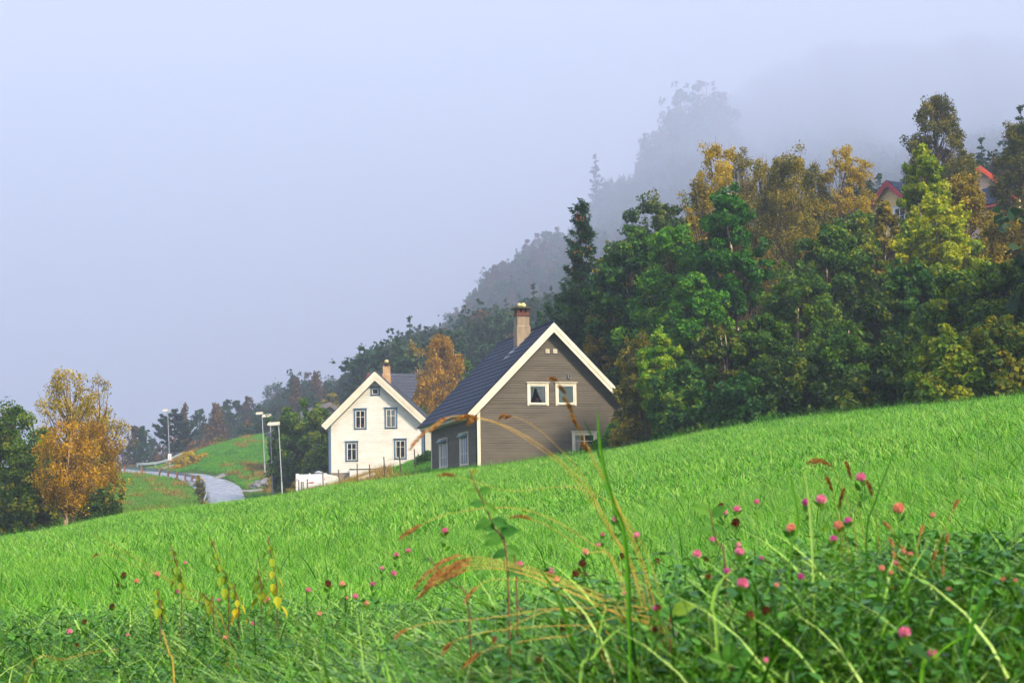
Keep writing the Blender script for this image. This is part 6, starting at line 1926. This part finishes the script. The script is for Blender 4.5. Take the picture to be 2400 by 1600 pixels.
# broad green blades
def blade(pts, d, w, label, t=.25):
    W = [at(px, py, d) for px, py in pts]; gb = g1(W[0].x, W[0].y)
    if W[0].z > gb: W = [Vector((W[0].x, W[0].y, gb))] + W
    w *= .6
    o = W[0].copy(); C = [p - o for p in bez(W, 16)]; k = len(C); vs = []
    for i, p in enumerate(C):
        f = i / (k - 1); ww = w * (min(1, .4 + f * 1.6) * (1 - f ** 3.5)) / 2 + .0003
        vs += [p + Vector((-ww, ww * .4, 0)), p + Vector((0, ww * .5, 0)), p + Vector((ww, -ww * .2, 0))]
    me = bpy.data.meshes.new('grass_blade'); fs = []
    for i in range(k - 1): fs += [(3 * i, 3 * i + 1, 3 * i + 4, 3 * i + 3), (3 * i + 1, 3 * i + 2, 3 * i + 5, 3 * i + 4)]
    me.from_pydata([tuple(v) for v in vs], [], fs); me.materials.append(GM['verge']); set_tint(me, [t] * len(fs))
    o_ = link('broad_grass_blade', me); o_.location = o  # a single broad blade of verge grass, not a reed
    return tag(o_, label, 'grass blade', 'broad green blades in the verge')
blade([(1470,1330),(1440,1190),(1418,1110),(1404,1020),(1402,958)], 3.9, .012, 'tallest green blade, standing up against the brown house', .55)
blade([(1475,1340),(1445,1220),(1415,1100),(1385,1020),(1368,985)], 4.3, .007, 'slim green blade left of the tallest one, at the low window')
blade([(1850,1330),(1870,1230),(1860,1150),(1845,1095)], 4.8, .008, 'green blade standing above the right-hand clover tangle', .5)
blade([(1905,1320),(1900,1220),(1893,1150),(1884,1100)], 4.6, .008, 'pale bluish blade beside the deep magenta clover', .9)
blade([(2030,1280),(2050,1180),(2075,1110),(2097,1055)], 4.8, .007, 'dark blade leaning right above the clover tangle', .1)
blade([(2260,1600),(2275,1480),(2300,1400),(2330,1345)], 3.9, .012, 'broad blade rising at the bottom right', .45)
blade([(1680,1500),(1670,1420),(1690,1360),(1730,1330)], 4.0, .010, 'bluish blade hanging over the clover right of the golden clump', .9)
blade([(2160,1600),(2190,1540),(2240,1500),(2290,1480)], 3.8, .012, 'arched pale blade at the bottom right corner', .8)
blade([(1360,1600),(1390,1540),(1430,1490),(1470,1462)], 4.0, .010, 'pale blade arching under the golden clump', .85)

# nettles
def nettle(px, base, top, d, seed, label, leafs=8, L=.055, yellow=.5):
    rr = random.Random(seed)
    a_, b_ = at(px[0], base, d), at(px[1], top, d)
    g_ = g1(a_.x, a_.y); o = Vector((a_.x, a_.y, g_))
    root = empty('nettle', o)
    C = [Vector((0, 0, 0)), (a_ - o) + Vector((0, 0, .02)), (a_ - o).lerp(b_ - o, .5) + Vector((.006, 0, 0)), b_ - o]
    mb = MB(); mb.tube(bez(C, 12), .0022, 6); mb.build('stem', M['stem_red'], root, True)
    mb = MB(); T = []
    for k in range(leafs):
        f = (k + .5) / leafs
        p = (a_ - o).lerp(b_ - o, f) if k else (a_ - o)
        for s in (0, 1):
            az = k * 1.57 + s * math.pi + rr.uniform(-.4, .4)
            ln = L * .8 * (1.15 - .65 * f) * rr.uniform(.8, 1.15)
            c_ = p + Vector((math.cos(az), math.sin(az), .3)) * .012
            vs, fs = leaf_quad(c_, (math.cos(az) * .75, math.sin(az) * .75, -.75 - .4 * rr.random()), (math.cos(az), math.sin(az), .8), ln, ln * .62)
            mb.add(vs, fs); t = max(0, min(1, yellow * (1.2 - f) + rr.uniform(-.1, .15))); T += [t] * len(fs)
    me = mb.mesh('leaves', M['nettle']); set_tint(me, T); link('leaves', me, root)
    return tag(root, label, 'nettle', 'yellowing nettles in the verge')
nettle((425, 400), 1380, 1278, 8.6, 1, 'greenest nettle, leftmost of the three tall ones', 11, .055, .15)
nettle((535, 495), 1400, 1262, 8.2, 2, 'middle tall nettle with a bare dark stem', 10, .060, .35)
nettle((650, 628), 1420, 1258, 8.2, 3, 'rightmost tall nettle with bright yellow lower leaves', 11, .062, .6)
nettle((560, 545), 1440, 1365, 8.2, 4, 'low nettle with a glowing yellow leaf below the middle one', 8, .058, .65)
nettle((500, 475), 1430, 1388, 8.3, 5, 'low drooping nettle left of the glowing one', 6, .06, .45)
nettle((612, 604), 1400, 1335, 8.3, 6, 'short nettle just left of the bright yellow leaves', 7, .06, .4)
nettle((375, 368), 1440, 1380, 8.4, 7, 'short yellowish nettle at the left below the greenest one', 6, .058, .4)

# reddish twining weed in the middle
def weed(pts, d, label, leaf_at, L=.036, stemr=.0022):
    W = [at(px, py, d) for px, py in pts]; gb = g1(W[0].x, W[0].y)
    if W[0].z > gb: W = [Vector((W[0].x, W[0].y, gb))] + W
    o = W[0].copy(); C = [p - o for p in bez(W, 16)]; k = len(C)
    root = empty('leafy_weed', o)
    mb = MB(); mb.tube(C, [stemr * (1 - .5 * i / k) for i in range(k)], 6); mb.build('stem', M['stem_red'], root, True)
    mb = MB(); T = []
    for f, az, s, t in leaf_at:
        p = C[int(f * (k - 1))]
        vs, fs = leaf_quad(p, (math.cos(az), -.3, math.sin(az)), (0, -1, .5), L * s, L * s * .62); mb.add(vs, fs); T += [t] * len(fs)
    me = mb.mesh('leaves', M['weed_leaf']); set_tint(me, T); link('leaves', me, root)
    return tag(root, label, 'weed', 'red-stemmed weeds in the verge')
rr = random.Random(9)
weed([(1190,1330),(1160,1240),(1135,1180),(1115,1140),(1100,1100)], 4.6, 'red-stemmed leafy weed standing in front of the field below the brown house',
     [(.95, .6, .5, .9), (.9, 2.6, .5, .5), (.78, 2.9, .7, .6), (.75, .3, .8, .5), (.62, 3.1, .9, .3), (.6, -.6, .9, .7), (.5, 3.6, 1.1, .5), (.48, -.3, 1.1, .3), (.4, 2.8, 1, .35), (.36, .2, 1.2, .25), (.3, 3.4, 1.2, .5), (.25, -.4, 1.1, .2)])
weed([(1210,1350),(1190,1290),(1172,1255),(1165,1230)], 4.7, 'shorter red stem crossing beside the tall leafy weed', [(.9, .2, .7, .3), (.8, 3, .8, .3), (.6, -.5, 1, .5), (.5, 3.5, 1, .2)])
weed([(1100,1440),(1060,1370),(1020,1325),(1003,1305)], 4.8, 'dark thin stem leaning left under the golden panicles', [(.9, 3, .5, .2), (.6, .4, .6, .2)], stemr=.002)
weed([(1700,1330),(1680,1270),(1670,1230),(1665,1195)], 4.9, 'weed with two broad rounded leaves among the pink clover', [(.95, 2.7, 1.3, .5), (.9, .6, 1.2, .35), (.8, -.4, .7, .2), (.7, 3.3, 1.0, .4)])
weed([(1720,1600),(1712,1570),(1708,1550)], 4.0, 'cluster of big round leaves at the bottom centre right', [(.9, 1.5, 1.3, .4), (.8, 2.6, 1.3, .45), (.8, .5, 1.1, .35), (.6, 3.3, 1.4, .5), (.6, -.3, 1.2, .3)])
weed([(1570,1480),(1575,1450),(1572,1430)], 4.3, 'weed with one large yellow-green leaf right of the golden clump', [(.9, .4, 1.4, .75), (.8, 2.8, .9, .3), (.6, .0, 1.0, .3)])
